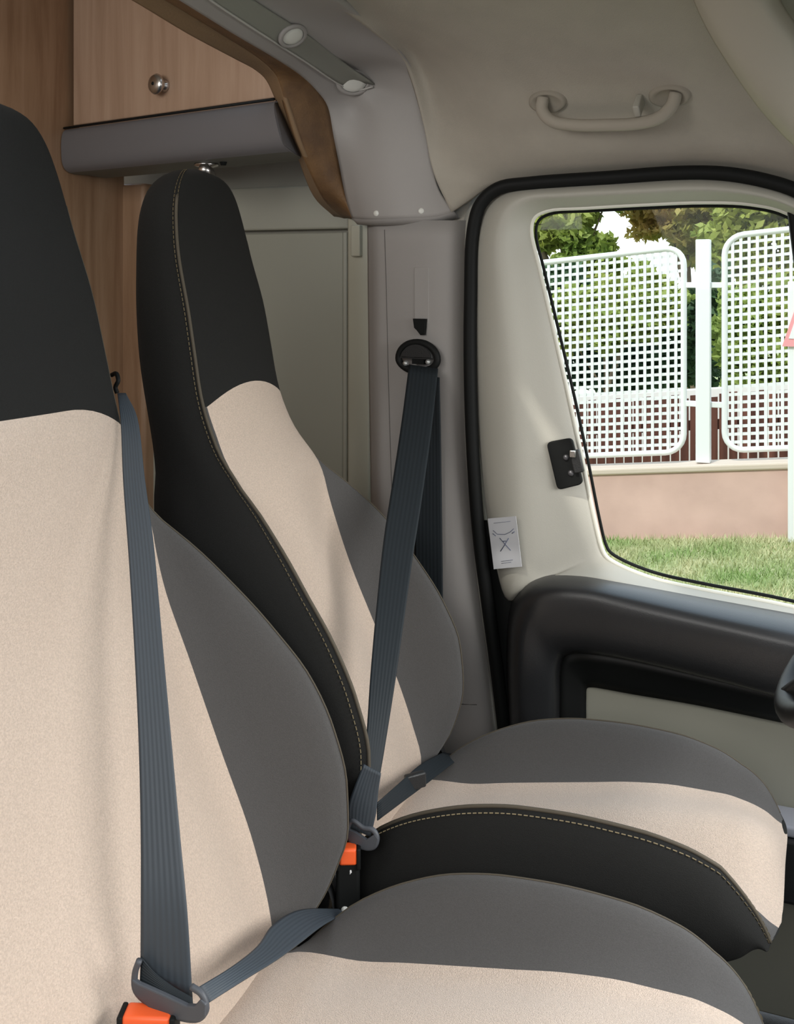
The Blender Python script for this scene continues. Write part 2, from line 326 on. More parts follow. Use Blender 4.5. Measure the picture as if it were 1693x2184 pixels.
# roof arch between cab and living area
r1 = PXc(-.965, 2.03, (60, -190), (215, -100), (381, 0), (502, 75), (587, 125), (640, 160), (672, 190), (699, 228), (711, 290), (723, 351), (738, 427), (750, 466))
r2 = PXc(-.93, 1.995, (130, -190), (290, -100), (452, 0), (560, 68), (640, 118), (690, 150), (722, 185), (745, 228), (756, 290), (766, 351), (778, 425), (790, 468))
r3 = PXc(-.895, 1.985, (230, -190), (390, -100), (555, 0), (640, 62), (712, 118), (756, 152), (785, 186), (806, 230), (818, 290), (828, 351), (842, 420), (852, 466))
r4 = P((440, -190, 1.12), (540, -100, 1.36), (665, 0, 1.60), (760, 62, 1.79), (830, 120, 1.90), (858, 150, 1.95), (872, 188, 1.975), (885, 232, 1.99), (897, 290, 1.995), (905, 351, 2.0), (915, 415, 2.0), (930, 462, 2.0))
r5 = P((520, -190, 1.10), (600, -100, 1.34), (720, 0, 1.60), (800, 58, 1.79), (868, 128, 1.92), (885, 165, 1.96), (893, 200, 1.985), (904, 245, 2.0), (914, 300, 2.005), (922, 351, 2.01), (936, 405, 2.01), (968, 452, 2.01))
G_arch = surf([r1, r2, r3, r4, r5], 5, 6)
arch = sroot('trim_3', 'smooth grey roof arch with recessed lamps between the cab and the living area', 'arch', (-.9, 1.9, EYE+.3))
gmesh('arch_cover', G_arch, M_grey, arch, .012)
# underside ledge closing the arch above the pillar
nd = G_arch.shape[0]
e0 = G_arch[:, -1]; e1 = np.array([Yp(*[a for a in proj(q)], 1)*0+q+np.array([-.0, .06, -.008]) for q in e0]); e2 = e0+np.array([0, .03, -.012])
gmesh('arch_ledge', np.array([e0, e2, e1]), M_grey, arch, .004)
# lamp strip: a recessed darker channel with two lamps
st = []
for k, pts in enumerate(([(380, -52), (452, 0), (560, 71), (650, 128), (735, 183)], [(420, -52), (500, 0), (605, 68), (690, 125), (765, 176)], [(470, -52), (545, 0), (650, 68), (735, 130), (800, 180)])):
    st.append([np.array(grid_at(G_arch, a, b)[0]+grid_at(G_arch, a, b)[1]*.0045) for a, b in pts])
gmesh('lamp_channel', surf(st, 6, 4), mat('grey_green_channel', (.25, .255, .225), .55), arch, .004)
L = [np.array(grid_at(G_arch, a, b)[0]+grid_at(G_arch, a, b)[1]*.005) for a, b in [(380, -52), (452, 0), (560, 71), (650, 128), (735, 183), (765, 192), (798, 184)]]
tube('channel_rim', crom(L, 4), .0022, mat('pale_rim', (.48, .47, .45), .5), arch, 8)
for (a, b, s, lab) in ((620, 72, .025, 'round white ceiling lamp in the grey arch, nearer the wooden locker'), (752, 173, .028, 'round white ceiling lamp at the lower end of the channel in the grey arch')):
    p, n = grid_at(G_arch, a, b)
    sl = thing('ceiling_lamp', lab, 'lamp', p, 'lamps in the roof arch'); Mf = frame(p+n*.004, n) @ Matrix.Diagonal((1.15, .85, 1, 1))
    lr_ = lathe('lamp_rim', [(s*.95, .0), (s*1.25, .0), (s*1.25, .005), (s*1.0, .007), (s*.92, .004)], Mf, M_grey, sl)
    lathe('lamp_lens', [(0, .0075), (s*.5, .007), (s*.85, .005), (s*.95, .001)], Mf, M_lens, lr_)
for (a, b, lab) in ((802, 455, 'small white screw cap under the grey arch, left of the two above the pillar'), (898, 450, 'small white screw cap under the grey arch, right of the two above the pillar')):
    p, n = grid_at(G_arch, a, b); Mf = frame(p+n*.0005, n)
    tag(lathe('screw_cap', [(0, .002), (.0045, .0018), (.006, .0008), (.0065, -.002)], Mf, M_lens), lab, 'cap', 'screw caps under the arch')
# brown leather-look edge following the arch
q3 = r1
q2 = PX(-1.01, (20, -190), (180, -100), (351, 0), (470, 72), (548, 122), (578, 148), (592, 168), (612, 235), (632, 300), (655, 355), (690, 425), (733, 466))
q1 = PX(-1.05, (-60, -190), (100, -100), (280, 0), (400, 72), (505, 128), (545, 150), (568, 172), (590, 220), (612, 270), (636, 340), (668, 418), (712, 462))
brn = sroot('trim_4', 'brown leather edging strip curving along the arch down to the ivory strip', 'edging', (-1, 2, EYE+.2))
q2b = [a*.55+b*.45+np.array([.006, -.004, 0]) for a, b in zip(q2, q3)]
gmesh('edging_face', surf([q2, q2b, q3], 5, 5), M_edge, brn, .012)
q1b = [a*.5+b*.5+np.array([.004, -.004, 0]) for a, b in zip(q1, q2)]
gmesh('edging_lip', surf([q1, q1b, q2], 5, 5), M_edge2, brn, .010)
# living area: side wall, blind frame, partition
struct(box('wall_side', -1.80, -.93, 2.35, 2.39, 0, ZE(.8), M_panel, bev=0), 'pale cream side wall of the living area behind the far seat', 'wall')
bl = thing('window_blind_cassette', 'cream blind panel in a slim frame on the living area wall behind the far seat', 'blind', (-1.3, 2.34, .5))
zt = Yp(640, 497, 2.33)[2]; xr = Yp(733, 497, 2.33)[0]
box('blind_panel', -1.70, xr, 2.325, 2.348, .45, zt, mat('cream_blind', (.40, .40, .335), .6), bl, .004)
box('blind_head_rail', -1.70, xr+.02, 2.315, 2.348, zt+.008, Yp(640, 372, 2.33)[2]-.03, mat('cream_rail', (.43, .43, .365), .6), bl, .006)
box('blind_side_rail', xr+.002, xr+.014, 2.318, 2.348, .45, zt, bpy.data.materials['cream_rail'], bl, .004)
struct(box('wall_partition', -1.80, -1.735, .2, 2.29, 0, ZE(.8), M_wood, bev=0), 'walnut veneer partition behind the seats', 'wall')
pe = struct(box('trim_5', -1.80, -1.665, 2.285, 2.349, 0, ZE(.25), M_wood, bev=.012), 'orange brown rounded edge of the partition behind the far seat', 'trim')
# overhead locker
A = Vector((-1.725, 2.07, 0)); B = Vector((-1.02, 1.895, 0)); dv = (B-A).normalized(); nv = Vector((dv.y, -dv.x, 0))
lk = thing('overhead_locker', 'pale walnut overhead locker with a round chrome knob above the grey rail', 'cabinet', (A.x, A.y, ZE(.372)))
LM = Matrix.Translation((A.x, A.y, EYE)) @ Matrix((dv, -nv, Vector((0, 0, 1)))).transposed().to_4x4()     # local x along face, y into wall
LL = (B-A).length
box('body', 0, LL, .020, .20, .372, .78, M_wood2, lk, .002, M=LM)
dr = box('door', .004, LL-.03, 0, .018, .376, .775, M_wood2, lk, .003, M=LM)
def on_face(px, py, off=0):
    r = Vector(ray(px, py)); d = (A-Vector((0, 0, 0))); k = (Vector((A.x, A.y, 0))+nv*off).dot(nv)/Vector((r.x, r.y, 0)).dot(nv); return Vector((r.x*k, r.y*k, EYE+r.z*k))
p = on_face(352, 183)
kb = lathe('knob', [(.014, 0), (.016, .003), (.009, .007), (.009, .014), (.020, .020), (.024, .027), (.020, .033), (.010, .036), (0, .0365)], frame(p, nv), M_chrome, dr)
lathe('knob_keyhole', [(0, .0372), (.004, .0372), (.0045, .035)], frame(p, nv), M_black, kb, 12)
# grey rail under the locker
zr0, zr1 = .258, .366
rl_ = thing('grey_pelmet', 'dark grey metal pelmet rail under the walnut locker', 'pelmet', (A.x, A.y, ZE(.26)))
prof = [(.0, zr1), (-.022, zr1-.004), (-.030, zr1-.018), (-.032, .31), (-.026, .272), (-.008, zr0), (.05, zr0-.002), (.12, zr0), (.13, .30), (.13, zr1)]
pr = crom([np.array([a, b, 0]) for a, b in prof], 3, True)
def ex(x, z, d=0): return x if x < LL-.01 else LL-.020+.030*(zr1-z)/(zr1-zr0)-.55*max(0, d)
def railmesh(name, sel, m):
    Gd = np.array([[np.array(LM @ Vector((ex(x, q[1], q[0]), q[0], q[1]))) for q in pr] for x in (.0, .012, .3, LL-.06, LL)]); return gmesh(name, Gd, m, rl_, closed=True, sel=sel)
nf = 5*3
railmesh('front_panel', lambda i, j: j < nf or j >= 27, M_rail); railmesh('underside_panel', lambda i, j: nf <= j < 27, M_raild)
for x in (.0, LL):
    mesh('end_cap', [LM @ Vector((ex(x, q[1], q[0]), q[0], q[1])) for q in pr], [tuple(range(len(pr)))], M_rail, rl_, smooth=False)
L = [LM @ Vector((x, -.024, zr1+.001)) for x in (0, .3, LL-.02)]
tube('shadow_gap_strip', [np.array(v) for v in L], .003, M_black, rl_, 6)
L0 = on_face(440, 345, -.03)
sp_ = thing('reading_lamp', 'small chrome swivel lamp under the grey pelmet above the far headrest', 'lamp', (L0.x, L0.y, ZE(zr0)))
lathe('lamp_base', [(0, 0), (.027, 0), (.027, -.006), (.014, -.010), (0, -.010)], Matrix.Translation((L0.x, L0.y, ZE(zr0-.002))), M_chrome, sp_)
Mh = Matrix.Translation((L0.x+.006, L0.y-.012, ZE(zr0-.022))) @ Euler((math.radians(62), 0, math.radians(20))).to_matrix().to_4x4()
lathe('lamp_head', [(0, .022), (.011, .019), (.017, .006), (.019, -.012), (.020, -.018), (.017, -.019), (.014, -.008), (0, -.008)], Mh, M_chrome, sp_)
p0 = np.array([L0.x+.052, L0.y-.012, ZE(zr0-.004)]); tag(lathe('pelmet_switch', [(0, -.006), (.006, -.006), (.008, 0), (.009, .003)], Matrix.Translation(Vector(p0)), M_black), 'tiny black switch under the grey pelmet beside the swivel lamp', 'switch')
# ================================================================ THE CAB DOOR
door = sroot('door_1', 'ivory cab door lining with a black armrest moulding around a side window', 'door', (-.3, 2.0, .3))
# tuples: outer edge, crease, window edge  (px, py) ; closed ring
ring = [((1085, 1280), (1098, 1262), (1284, 1170)), ((1058, 1200), (1105, 1200), (1270, 1115)), ((1040, 1100), (1100, 1080), (1243, 985)), ((1026, 960), (1092, 930), (1214, 850)),
        ((1016, 800), (1080, 760), (1180, 700)), ((1013, 640), (1068, 620), (1150, 570)), ((1018, 500), (1064, 510), (1133, 492)), ((1042, 438), (1085, 450), (1140, 464)), ((1085, 408), (1115, 425), (1168, 449)),
        ((1200, 395), (1210, 415), (1250, 443)), ((1350, 386), (1355, 408), (1370, 436)), ((1500, 380), (1502, 402), (1500, 431)), ((1620, 395), (1615, 415), (1600, 435)), ((1700, 420), (1690, 440), (1680, 455)),
        ((1840, 520), (1830, 530), (1815, 560)), ((1960, 700), (1940, 710), (1915, 740)), ((2030, 1000), (2000, 1010), (1960, 1020)), ((2060, 1300), (2020, 1280), (1930, 1330)), ((2060, 1480), (1950, 1400), (1850, 1330)),
        ((1900, 1400), (1830, 1370), (1760, 1310)), ((1693, 1345), (1660, 1330), (1640, 1284)), ((1500, 1300), (1520, 1297), (1500, 1258)), ((1350, 1270), (1380, 1262), (1390, 1233)), ((1230, 1245), (1260, 1235), (1318, 1204)), ((1130, 1260), (1150, 1240), (1293, 1187))]
def yd(py, a): return a
o1 = [Yp(a, b, 1.995) for (a, b), _, _ in ring]; o2 = [Yp(a, b, 1.968) for _, (a, b), _ in ring]; o3 = [Yp(a, b, 2.015) for _, _, (a, b) in ring]
o0 = [Yp(a, b, 2.03) for (a, b), _, _ in ring]; o4 = [Yp(a+ (3 if a < 1500 else 0), b, 2.035) for _, _, (a, b) in ring]
rg = [crom(r, 5, True) for r in (o0, o1, o2, [a*.5+b*.5+np.array([0, -.006, 0]) for a, b in zip(o2, o3)], o3, o4)]
R = np.array(rg); D = np.array([crom(R[:, j], 4) for j in range(R.shape[1])]).transpose(1, 0, 2)
gmesh('door_lining', D, M_cream, door, .004, closed=True)
wedge = crom(o3, 5, True)
nw = len(wedge)
tube('window_rim', wedge+np.array([0, -.001, 0]), .0045, mat('lit_reveal_rim', (.78, .78, .70), .35), door, 8, True)  # bright line of the sunlit window reveal, painted as a pale rim
wr = wedge.copy(); cen = wr.mean(0)
inn = np.array([q+(cen-q)/np.linalg.norm(cen-q)*.006+np.array([0, .02, 0]) for q in wr])
tube('window_rubber', inn, .0032, M_black, door, 8, True)
gl = mesh('window_1', [q+np.array([0, .008, 0]) for q in inn], [tuple(range(nw))], M_glass, None, smooth=False, fix=False); 
md = gl.modifiers.new('t', 'SOLIDIFY'); md.thickness = .004; struct(gl, 'clear side window glass of the cab door', 'window')
# window divider at the right
L = P((1688, 440, 2.01), (1703, 560, 2.01), (1720, 700, 2.01), (1760, 1000, 2.01), (1800, 1320, 2.01)); tube('window_divider', crom(L, 5), .009, M_black, door, 8)
# black door seal
L = P((1112, 1900, 2.03), (1084, 1640, 2.02), (1058, 1420, 2.005), (1040, 1290, 2.0), (1022, 1150, 1.995), (1010, 1000, 1.99), (1003, 820, 1.985), (1003, 640, 1.985), (1009, 490, 1.985), (1025, 435, 1.985), (1062, 402, 1.985), (1130, 391, 1.985),
      (1300, 379, 1.985), (1440, 369, 1.985), (1540, 370, 1.985), (1630, 385, 1.985), (1710, 412, 1.985), (1850, 500, 1.985), (1990, 680, 1.985))
sl_ = tube('door_seal', crom(L, 6), .0135, M_black, None, 10); tag(sl_, 'black rubber seal around the ivory cab door', 'seal')
FRP = [(1128, 1900), (1100, 1640), (1074, 1420), (1052, 1290), (1034, 1150), (1020, 1000), (1012, 820), (1012, 640), (1018, 500), (1036, 444), (1070, 412), (1130, 400), (1300, 388), (1440, 380), (1540, 382), (1630, 398), (1710, 424), (1850, 512), (1990, 690)]
dn = [(-1, -.1)]*8+[(-1, -.25), (-.8, -.6), (-.4, -1)]+[(0, -1)]*5+[(.4, -.9)]*3
fo = [Yp(a+c*34, b+d*34, 2.034) for (a, b), (c, d) in zip(FRP, dn)]; fm = [Yp(a, b, 2.026) for a, b in FRP]; fi = [Yp(a-c*26, b-d*20, 2.05) for (a, b), (c, d) in zip(FRP, dn)]
struct(gmesh('trim_6', surf([fo, fm, fi], 5, 3), M_cream, None, .006), 'ivory door frame edge behind the black door seal', 'trim')
# dark gap plate behind the seal on the left and around the armrest root
gp = surf([P((1022, 1110, 2.012), (1038, 1240, 2.012), (1046, 1330, 2.012), (1062, 1480, 2.016), (1082, 1640, 2.02), (1110, 1900, 2.03)), P((1060, 1110, 2.020), (1150, 1240, 2.020), (1150, 1330, 2.012), (1160, 1480, 2.016), (1170, 1640, 2.02), (1180, 1900, 2.03))], 4, 3)
gmesh('gap_plate', gp, M_black, door, .004)
# armrest moulding
ra = [P((1075, 1900, 2.01), (1088, 1620, 2.005), (1080, 1400, 2.0), (1088, 1295, 2.0), (1112, 1245, 2.0), (1160, 1224, 2.0), (1235, 1222, 2.0), (1310, 1234, 2.0), (1480, 1268, 2.0), (1693, 1308, 2.0), (1950, 1360, 2.0)),
      P((1085, 1900, 1.95), (1098, 1620, 1.945), (1090, 1400, 1.94), (1098, 1312, 1.94), (1124, 1262, 1.94), (1170, 1240, 1.94), (1240, 1240, 1.935), (1310, 1252, 1.93), (1480, 1288, 1.93), (1693, 1332, 1.925), (1950, 1390, 1.92)),
      P((1105, 1900, 1.93), (1115, 1620, 1.925), (1108, 1400, 1.915), (1118, 1335, 1.912), (1140, 1288, 1.908), (1180, 1268, 1.905), (1245, 1268, 1.90), (1310, 1280, 1.895), (1480, 1318, 1.892), (1693, 1366, 1.885), (1950, 1430, 1.88)),
      P((1160, 1900, 1.939), (1160, 1620, 1.934), (1155, 1450, 1.919), (1155, 1380, 1.916), (1165, 1350, 1.909), (1195, 1335, 1.904), (1250, 1335, 1.899), (1320, 1348, 1.894), (1480, 1385, 1.892), (1693, 1438, 1.886), (1950, 1510, 1.884)),
      P((1180, 1900, 1.956), (1182, 1620, 1.951), (1182, 1480, 1.936), (1183, 1415, 1.931), (1190, 1392, 1.926), (1210, 1384, 1.921), (1255, 1386, 1.916), (1320, 1398, 1.911), (1480, 1435, 1.909), (1693, 1492, 1.906), (1950, 1565, 1.906)),
      P((1190, 1900, 1.965), (1192, 1620, 1.965), (1194, 1490, 1.965), (1196, 1425, 1.965), (1204, 1402, 1.965), (1225, 1394, 1.965), (1260, 1396, 1.96), (1320, 1404, 1.96), (1480, 1440, 1.96), (1693, 1492, 1.96), (1950, 1565, 1.96))]
ara = [crom(r, 5) for r in ra]
AR = np.array(ara); AR = np.array([crom(AR[:, j], 4) for j in range(AR.shape[1])]).transpose(1, 0, 2)
gmesh('armrest', AR, mat('armrest_plastic', (.022, .023, .025), .36, bump=.1, bscale=500, spec=.7), door, .003)
rb = surf([ra[5], P((1250, 1900, 1.985), (1250, 1640, 1.985), (1250, 1540, 1.985), (1250, 1490, 1.985), (1252, 1468, 1.985), (1262, 1466, 1.985), (1290, 1470, 1.982), (1350, 1481, 1.98), (1480, 1503, 1.98), (1660, 1540, 1.98), (1950, 1600, 1.98))], 5, 4)
gmesh('grip_recess', rb, mat('deep_black', (.006, .007, .007), .5), door, .003)
# lower lining, pocket and sill
X0, X1 = -.46, .75
box('lower_lining', X0, X1, 1.99, 2.03, ZE(-1.34), ZE(-.70), mat('greige_lower_lining', (.36, .36, .30), .6), door, .004)
box('pocket_lip', -.10, X1, 1.915, 1.99, ZE(-.975), ZE(-.955), mat('pale_blue_lip', (.50, .52, .60), .4), door, .005)
box('door_pocket', -.16, X1, 1.91, 1.99, ZE(-1.09), ZE(-.976), M_plast, door, .008)
box('sill_cover', -.60, X1, 1.86, 2.05, .001, .045, M_plast, door, .01)
# catch on the window edge
Yc = 1.995
cq = [Yp(a, b, Yc) for a, b in ((1168, 942), (1222, 932), (1246, 1030), (1192, 1043))]
cc = sum(cq)/4; ex = Vector(cq[1]-cq[0]+cq[2]-cq[3]).normalized(); Mc = frame(Vector(cc)+Vector((0, -.002, 0)), (0, -1, 0))
Mi = Mc.inverted(); pl = [tuple((Mi @ Vector(q))[:2]) for q in cq]
lc = thing('window_catch', 'black plastic window catch on the ivory door lining at the rear edge of the glass', 'catch', Vector(cc))
def roundp(pts, r):
    o = []; n = len(pts)
    for k in range(n):
        p = np.array(pts[k]); a = np.array(pts[k-1])-p; b = np.array(pts[(k+1) % n])-p; a = p+a/np.linalg.norm(a)*r; b = p+b/np.linalg.norm(b)*r
        for t_ in (0, .25, .5, .75, 1): o.append(tuple(a*(1-t_)**2+2*p*t_*(1-t_)+b*t_*t_))
    return o
def inpl(u, v): return (np.array(pl[0])*(1-u)*(1-v)+np.array(pl[1])*u*(1-v)+np.array(pl[2])*u*v+np.array(pl[3])*(1-u)*v)
prism('catch_plate', roundp(pl, .010), .012, Mc, M_black, lc, .002)
for (u, v, r) in ((.62, .38, .006), (.66, .72, .006)):
    q = inpl(u, v); lathe('catch_screw', [(0, .004), (r*.6, .004), (r, .001), (r, -.002)], Mc @ Matrix.Translation((q[0], q[1], .012)), mat('dark_steel', (.13, .13, .14), .4, .6), lc, 14)
q = inpl(1.0, .5); box('catch_lever', -.010, .010, -.022, .022, -.002, .010, M_plast, lc, .003, M=Mc @ Matrix.Translation((q[0], q[1], .010)) @ Matrix.Rotation(math.radians(13), 4, 'Z'))
q = inpl(.95, .32); box('catch_pin', -.006, .006, -.007, .007, 0, .006, M_chrome, lc, .002, M=Mc @ Matrix.Translation((q[0], q[1], .019)))
# label
sq = P((1040, 1106, 1.974), (1100, 1101, 1.952), (1114, 1208, 1.952), (1053, 1214, 1.972))
cc = sum(sq)/4; nl = Vector(np.cross(sq[1]-sq[0], sq[3]-sq[0])).normalized()
if nl.y > 0: nl = -nl
lb = thing('warning_label', 'small white paper label with a grey crossed drawing on the ivory door lining', 'label', Vector(cc))
Ml = frame(Vector(cc), nl); Mi = Ml.inverted(); pl = [np.array((Mi @ Vector(q))[:2]) for q in sq]
prism('label_sheet', [tuple(q) for q in pl], .0008, Ml, M_label, lb)
def lq(u, v): return (pl[0]*(1-u)*(1-v)+pl[1]*u*(1-v)+pl[2]*u*v+pl[3]*(1-u)*v)
def stroke(pts, r):
    L = [np.array(Ml @ Vector((*lq(u, v), .0012))) for u, v in pts]; return tube('label_drawing', L, r, M_ink, lb, 5)
stroke([(.35, .40), (.5, .52), (.68, .66)], .0009); stroke([(.66, .42), (.5, .54), (.32, .66)], .0009)
stroke([(.15, .24), (.28, .32), (.40, .33), (.55, .34), (.75, .30), (.88, .24)], .0006); stroke([(.12, .30), (.22, .35)], .0008); stroke([(.80, .33), (.90, .30)], .0008)
stroke([(.45, .47), (.56, .47)], .001); stroke([(.30, .86), (.72, .85)], .0004); stroke([(.30, .90), (.65, .89)], .0004); stroke([(.2, .10), (.8, .09)], .0004)
# ================================================================ SEATS
CF, CN = 1.58, 1.11
T_cx = [(-.93, -.69), (-.88, -.655), (-.82, -.628), (-.76, -.612), (-.70, -.610), (-.62, -.630), (-.55, -.664), (-.48, -.714), (-.42, -.764), (-.37, -.818), (-.33, -.870), (-.28, -.913), (-.2, -.945), (-.12, -.960), (-.05, -.973), (.05, -.998), (.12, -1.010), (.16, -1.016), (.185, -1.022), (.20, -1.034), (.206, -1.050)]
T_sx = [(-.93, -.655), (-.86, -.655), (-.80, -.672), (-.726, -.700), (-.625, -.748), (-.52, -.797), (-.42, -.835), (-.35, -.860), (-.28, -.908), (-.2, -.941), (-.12, -.956), (-.05, -.969), (.05, -.994), (.12, -1.007), (.16, -1.013), (.185, -1.019), (.20, -1.032), (.206, -1.049)]
TOPX = [(-.28, -.913), (-.2, -.945), (-.12, -.960), (-.05, -.973), (.05, -.998), (.12, -1.010), (.16, -1.016), (.185, -1.022), (.20, -1.034), (.206, -1.050)]
T_cxf = [(-.93, -.69), (-.874, -.65), (-.826, -.622), (-.746, -.602), (-.671, -.609), (-.598, -.641), (-.519, -.696), (-.449, -.753), (-.386, -.820), (-.349, -.863)]+TOPX
B_cxf = [(-.93, -.69), (-.875, -.648), (-.825, -.627), (-.776, -.613), (-.712, -.616), (-.637, -.638), (-.57, -.675), (-.505, -.735), (-.443, -.800), (-.385, -.862), (-.35, -.900), (-.30, -.922)]+[(a, b-.004) for a, b in TOPX[1:]]
B_sx = [(-.93, -.685), (-.878, -.694), (-.782, -.723), (-.662, -.776), (-.538, -.830), (-.444, -.872), (-.38, -.892), (-.30, -.916)]+[(a, b) for a, b in TOPX[1:]]
T_wc = [(-.93, .165), (-.88, .185), (-.80, .20), (-.60, .205), (-.50, .200), (-.42, .185), (-.36, .160), (-.32, .140), (-.26, .130), (-.18, .128), (-.05, .125), (.05, .117), (.11, .108), (.15, .096), (.18, .077), (.198, .048), (.206, .010)]
T_wo = [(-.93, .19), (-.88, .21), (-.80, .228), (-.60, .232), (-.50, .225), (-.42, .208), (-.36, .180), (-.32, .158), (-.26, .147), (-.18, .144), (-.05, .141), (.05, .132), (.11, .123), (.15, .109), (.18, .086), (.198, .054), (.206, .012)]
T_ws = [(-.93, .125), (-.80, .13), (-.50, .132), (-.40, .135), (-.36, .139), (-.33, .138), (-.30, .133), (-.26, .126), (-.18, .124), (-.05, .121), (.05, .113), (.11, .104), (.15, .092), (.18, .073), (.198, .045), (.206, .008)]
T_bx = [(-.93, -.86), (-.80, -.87), (-.60, -.92), (-.45, -.985), (-.36, -1.022), (-.245, -1.056), (-.12, -1.080), (0, -1.089), (.10, -1.094), (.15, -1.092), (.18, -1.085), (.198, -1.072), (.206, -1.055)]
ZB = -.215
zlow = np.linspace(-.93, ZB, 46); zup = ZB+(.206-ZB)*np.sin(np.linspace(0, 1, 34)[1:]*math.pi/2)**1.0
ZST = np.r_[zlow, zup]; IB = len(zlow)-1
SEG = [8, 6, 5, 4, 5, 5, 4, 5, 6, 8]          # P0-P1-P2-P3-P4-P5-P4'-P3'-P2'-P1'-P0
CUM = np.r_[0, np.cumsum(SEG)]; NC = CUM[-1]
def back_grid(yc, wide=0.0, only_head=False):
    G = []
    for z in ZST:
        xs, sx, wc, wo, ws, bx, xf = [float(tab(t, z)) for t in (T_cx, B_sx if wide else T_sx, T_wc, T_wo, T_ws, T_bx, B_cxf if wide else T_cxf)]
        if wide and z < -.3: xs = sx+.03*float(np.clip((-.3-z)/.1, 0, 1))
        k = 0.0
        if wide: k = wide*float(np.clip((ZB-z)/.06, 0, 1))**.5
        R_ = [(0, sx+.010), (ws, sx), (wc, xf), (wo, xs*.62+bx*.38), (wo-.012, bx+.012), (0, bx), (-(wo-.012)-k, bx+.012), (-wo-k, xs*.62+bx*.38), (-wc-k, xs), (-ws-k, sx)]
        c = crom([np.array([x, yc+l, z]) for l, x in R_], SEG, True)
        fw = np.exp(-((z-ZB)/.09)**2)
        for j in range(len(c)):
            l = c[j, 1]-yc; front = 1.0 if (j <= CUM[1] or j >= CUM[9]) else 0
            if front: c[j, 2] += .032*fw*((1-min(1, (l/max(ws, .01))**2)) if (l > 0 or not wide) else 1)
        if not (wide or only_head): c[:, 2] -= np.maximum(c[:, 2]-ZB, 0)*.030
        if wide or only_head:
            up = np.maximum(c[:, 2]-ZB, 0); c[:, 2] += up*.10; c[:, 0] -= up*.085
        G.append(c+E0*np.array([0, 0, 1]))
    return np.array(G)
def is_front(j): return j < CUM[1] or j >= CUM[9]
def seat_back(root, yc, wide=0.0):
    G = back_grid(yc, wide)
    gmesh('backrest', G, M_blk, root, sel=lambda i, j: i < IB and CUM[2]+2 <= j < CUM[8], closed=True)
    for a, b in ((CUM[1], CUM[2]+2), (CUM[8], CUM[9])):
        bo = gmesh('bolster', G, M_dark, root, sel=lambda i, j: i < IB and a <= j < b, closed=True); bo['label'] = 'charcoal grey side bolster of the backrest'
    ins = gmesh('backrest_insert', G, M_beige, root, sel=lambda i, j: i < IB and is_front(j), closed=True); ins['label'] = 'beige fabric front panel of the backrest'
    hr = gmesh('headrest', G, M_blk, root, sel=lambda i, j: i >= IB, closed=True)
    def off(j, d, inn=0): # shift outwards
        L = []
        for i in range(2, len(ZST)-3):
            q = G[i, j]; a = G[i+1, j]-G[i-1, j]; b = G[i, (j+1) % NC]-G[i, j-1]; n = np.cross(a, b); n /= np.linalg.norm(n)
            if np.dot(n, q-np.array([float(tab(T_bx, ZST[i])), yc, q[2]])) < 0: n = -n
            L.append(q+n*d)
        return np.array(L)
    if not wide:
        tube('piping', off(CUM[8], .0006)[:66], .0028, M_pipe, root, 6)
        dashes('stitching', off(CUM[8]+1, .0012)[2:], .0008, M_stitch, root)
        dashes('stitching', off(CUM[8]-1, .0012)[2:], .0008, M_stitch, root)
    tube('piping', off(CUM[2], .0004)[:60], .0013, M_pipe, root, 6)
    return G
# cushion tables by x
U_cz = [(-.74, -.97), (-.69, -.925), (-.635, -.868), (-.59, -.830), (-.52, -.792), (-.45, -.768), (-.38, -.756), (-.30, -.752), (-.226, -.755), (-.165, -.766), (-.12, -.785), (-.095, -.803), (-.078, -.822), (-.066, -.842), (-.060, -.855)]
U_sz = [(-.74, -.93), (-.64, -.889), (-.57, -.884), (-.5, -.870), (-.354, -.842), (-.284, -.829), (-.21, -.822), (-.145, -.822), (-.11, -.828), (-.085, -.838), (-.07, -.85), (-.060, -.856)]
U_mz = [(-.74, -.92), (-.64, -.880), (-.57, -.872), (-.5, -.858), (-.354, -.826), (-.284, -.812), (-.21, -.803), (-.145, -.797), (-.11, -.798), (-.085, -.806), (-.068, -.824), (-.056, -.848), (-.050, -.857)]
U_wc = [(-.74, .14), (-.66, .165), (-.58, .185), (-.45, .198), (-.25, .200), (-.15, .196), (-.09, .186), (-.06, .172)]
U_ws = [(-.74, .12), (-.6, .13), (-.35, .132), (-.2, .134), (-.06, .136)]
U_wo = [(-.74, .17), (-.66, .195), (-.58, .215), (-.45, .228), (-.25, .230), (-.15, .225), (-.09, .212), (-.06, .19)]
U_bz = [(-.74, -1.0), (-.55, -.96), (-.30, -.910), (-.15, -.888), (-.09, -.874), (-.066, -.864), (-.058, -.860)]
XST = np.r_[np.linspace(-.74, -.16, 34), -.16+.101*np.sin(np.linspace(0, 1, 24)[1:]*math.pi/2)]
def cush_grid(yc, wide=0.0):
    G = []
    for x in XST:
        cz, sz, mz, wc, ws, wo, bz = [float(tab(t, x)) for t in (U_cz, U_sz, U_mz, U_wc, U_ws, U_wo, U_bz)]
        fx = float(np.clip((x+.16)/.10, 0, 1)); nose = .012*fx**2
        fe = min(1, max(0, (-.06-x)/.06)); czn = cz+.024*fe; cz = cz-.012*fe
        if wide: cz -= .020+.010*fx*fx; czn = cz; sz -= .020; mz -= .020; bz -= .024
        R_ = [(0, x+nose, mz), (ws, x+nose*.8, sz), (wc, x, cz), (wo, x-.004*fx, cz*.58+bz*.42), (wo-.02, x-.012*fx, bz), (0, x, bz-.01), (-(wo-.02)-wide, x-.012*fx, bz), (-wo-wide, x-.004*fx, czn*.58+bz*.42), (-wc-wide, x, czn), (-ws-wide, x+nose*.8, sz)]
        G.append(crom([np.array([b, yc+a, c+EYE]) for a, b, c in R_], SEG, True))
    return np.array(G)
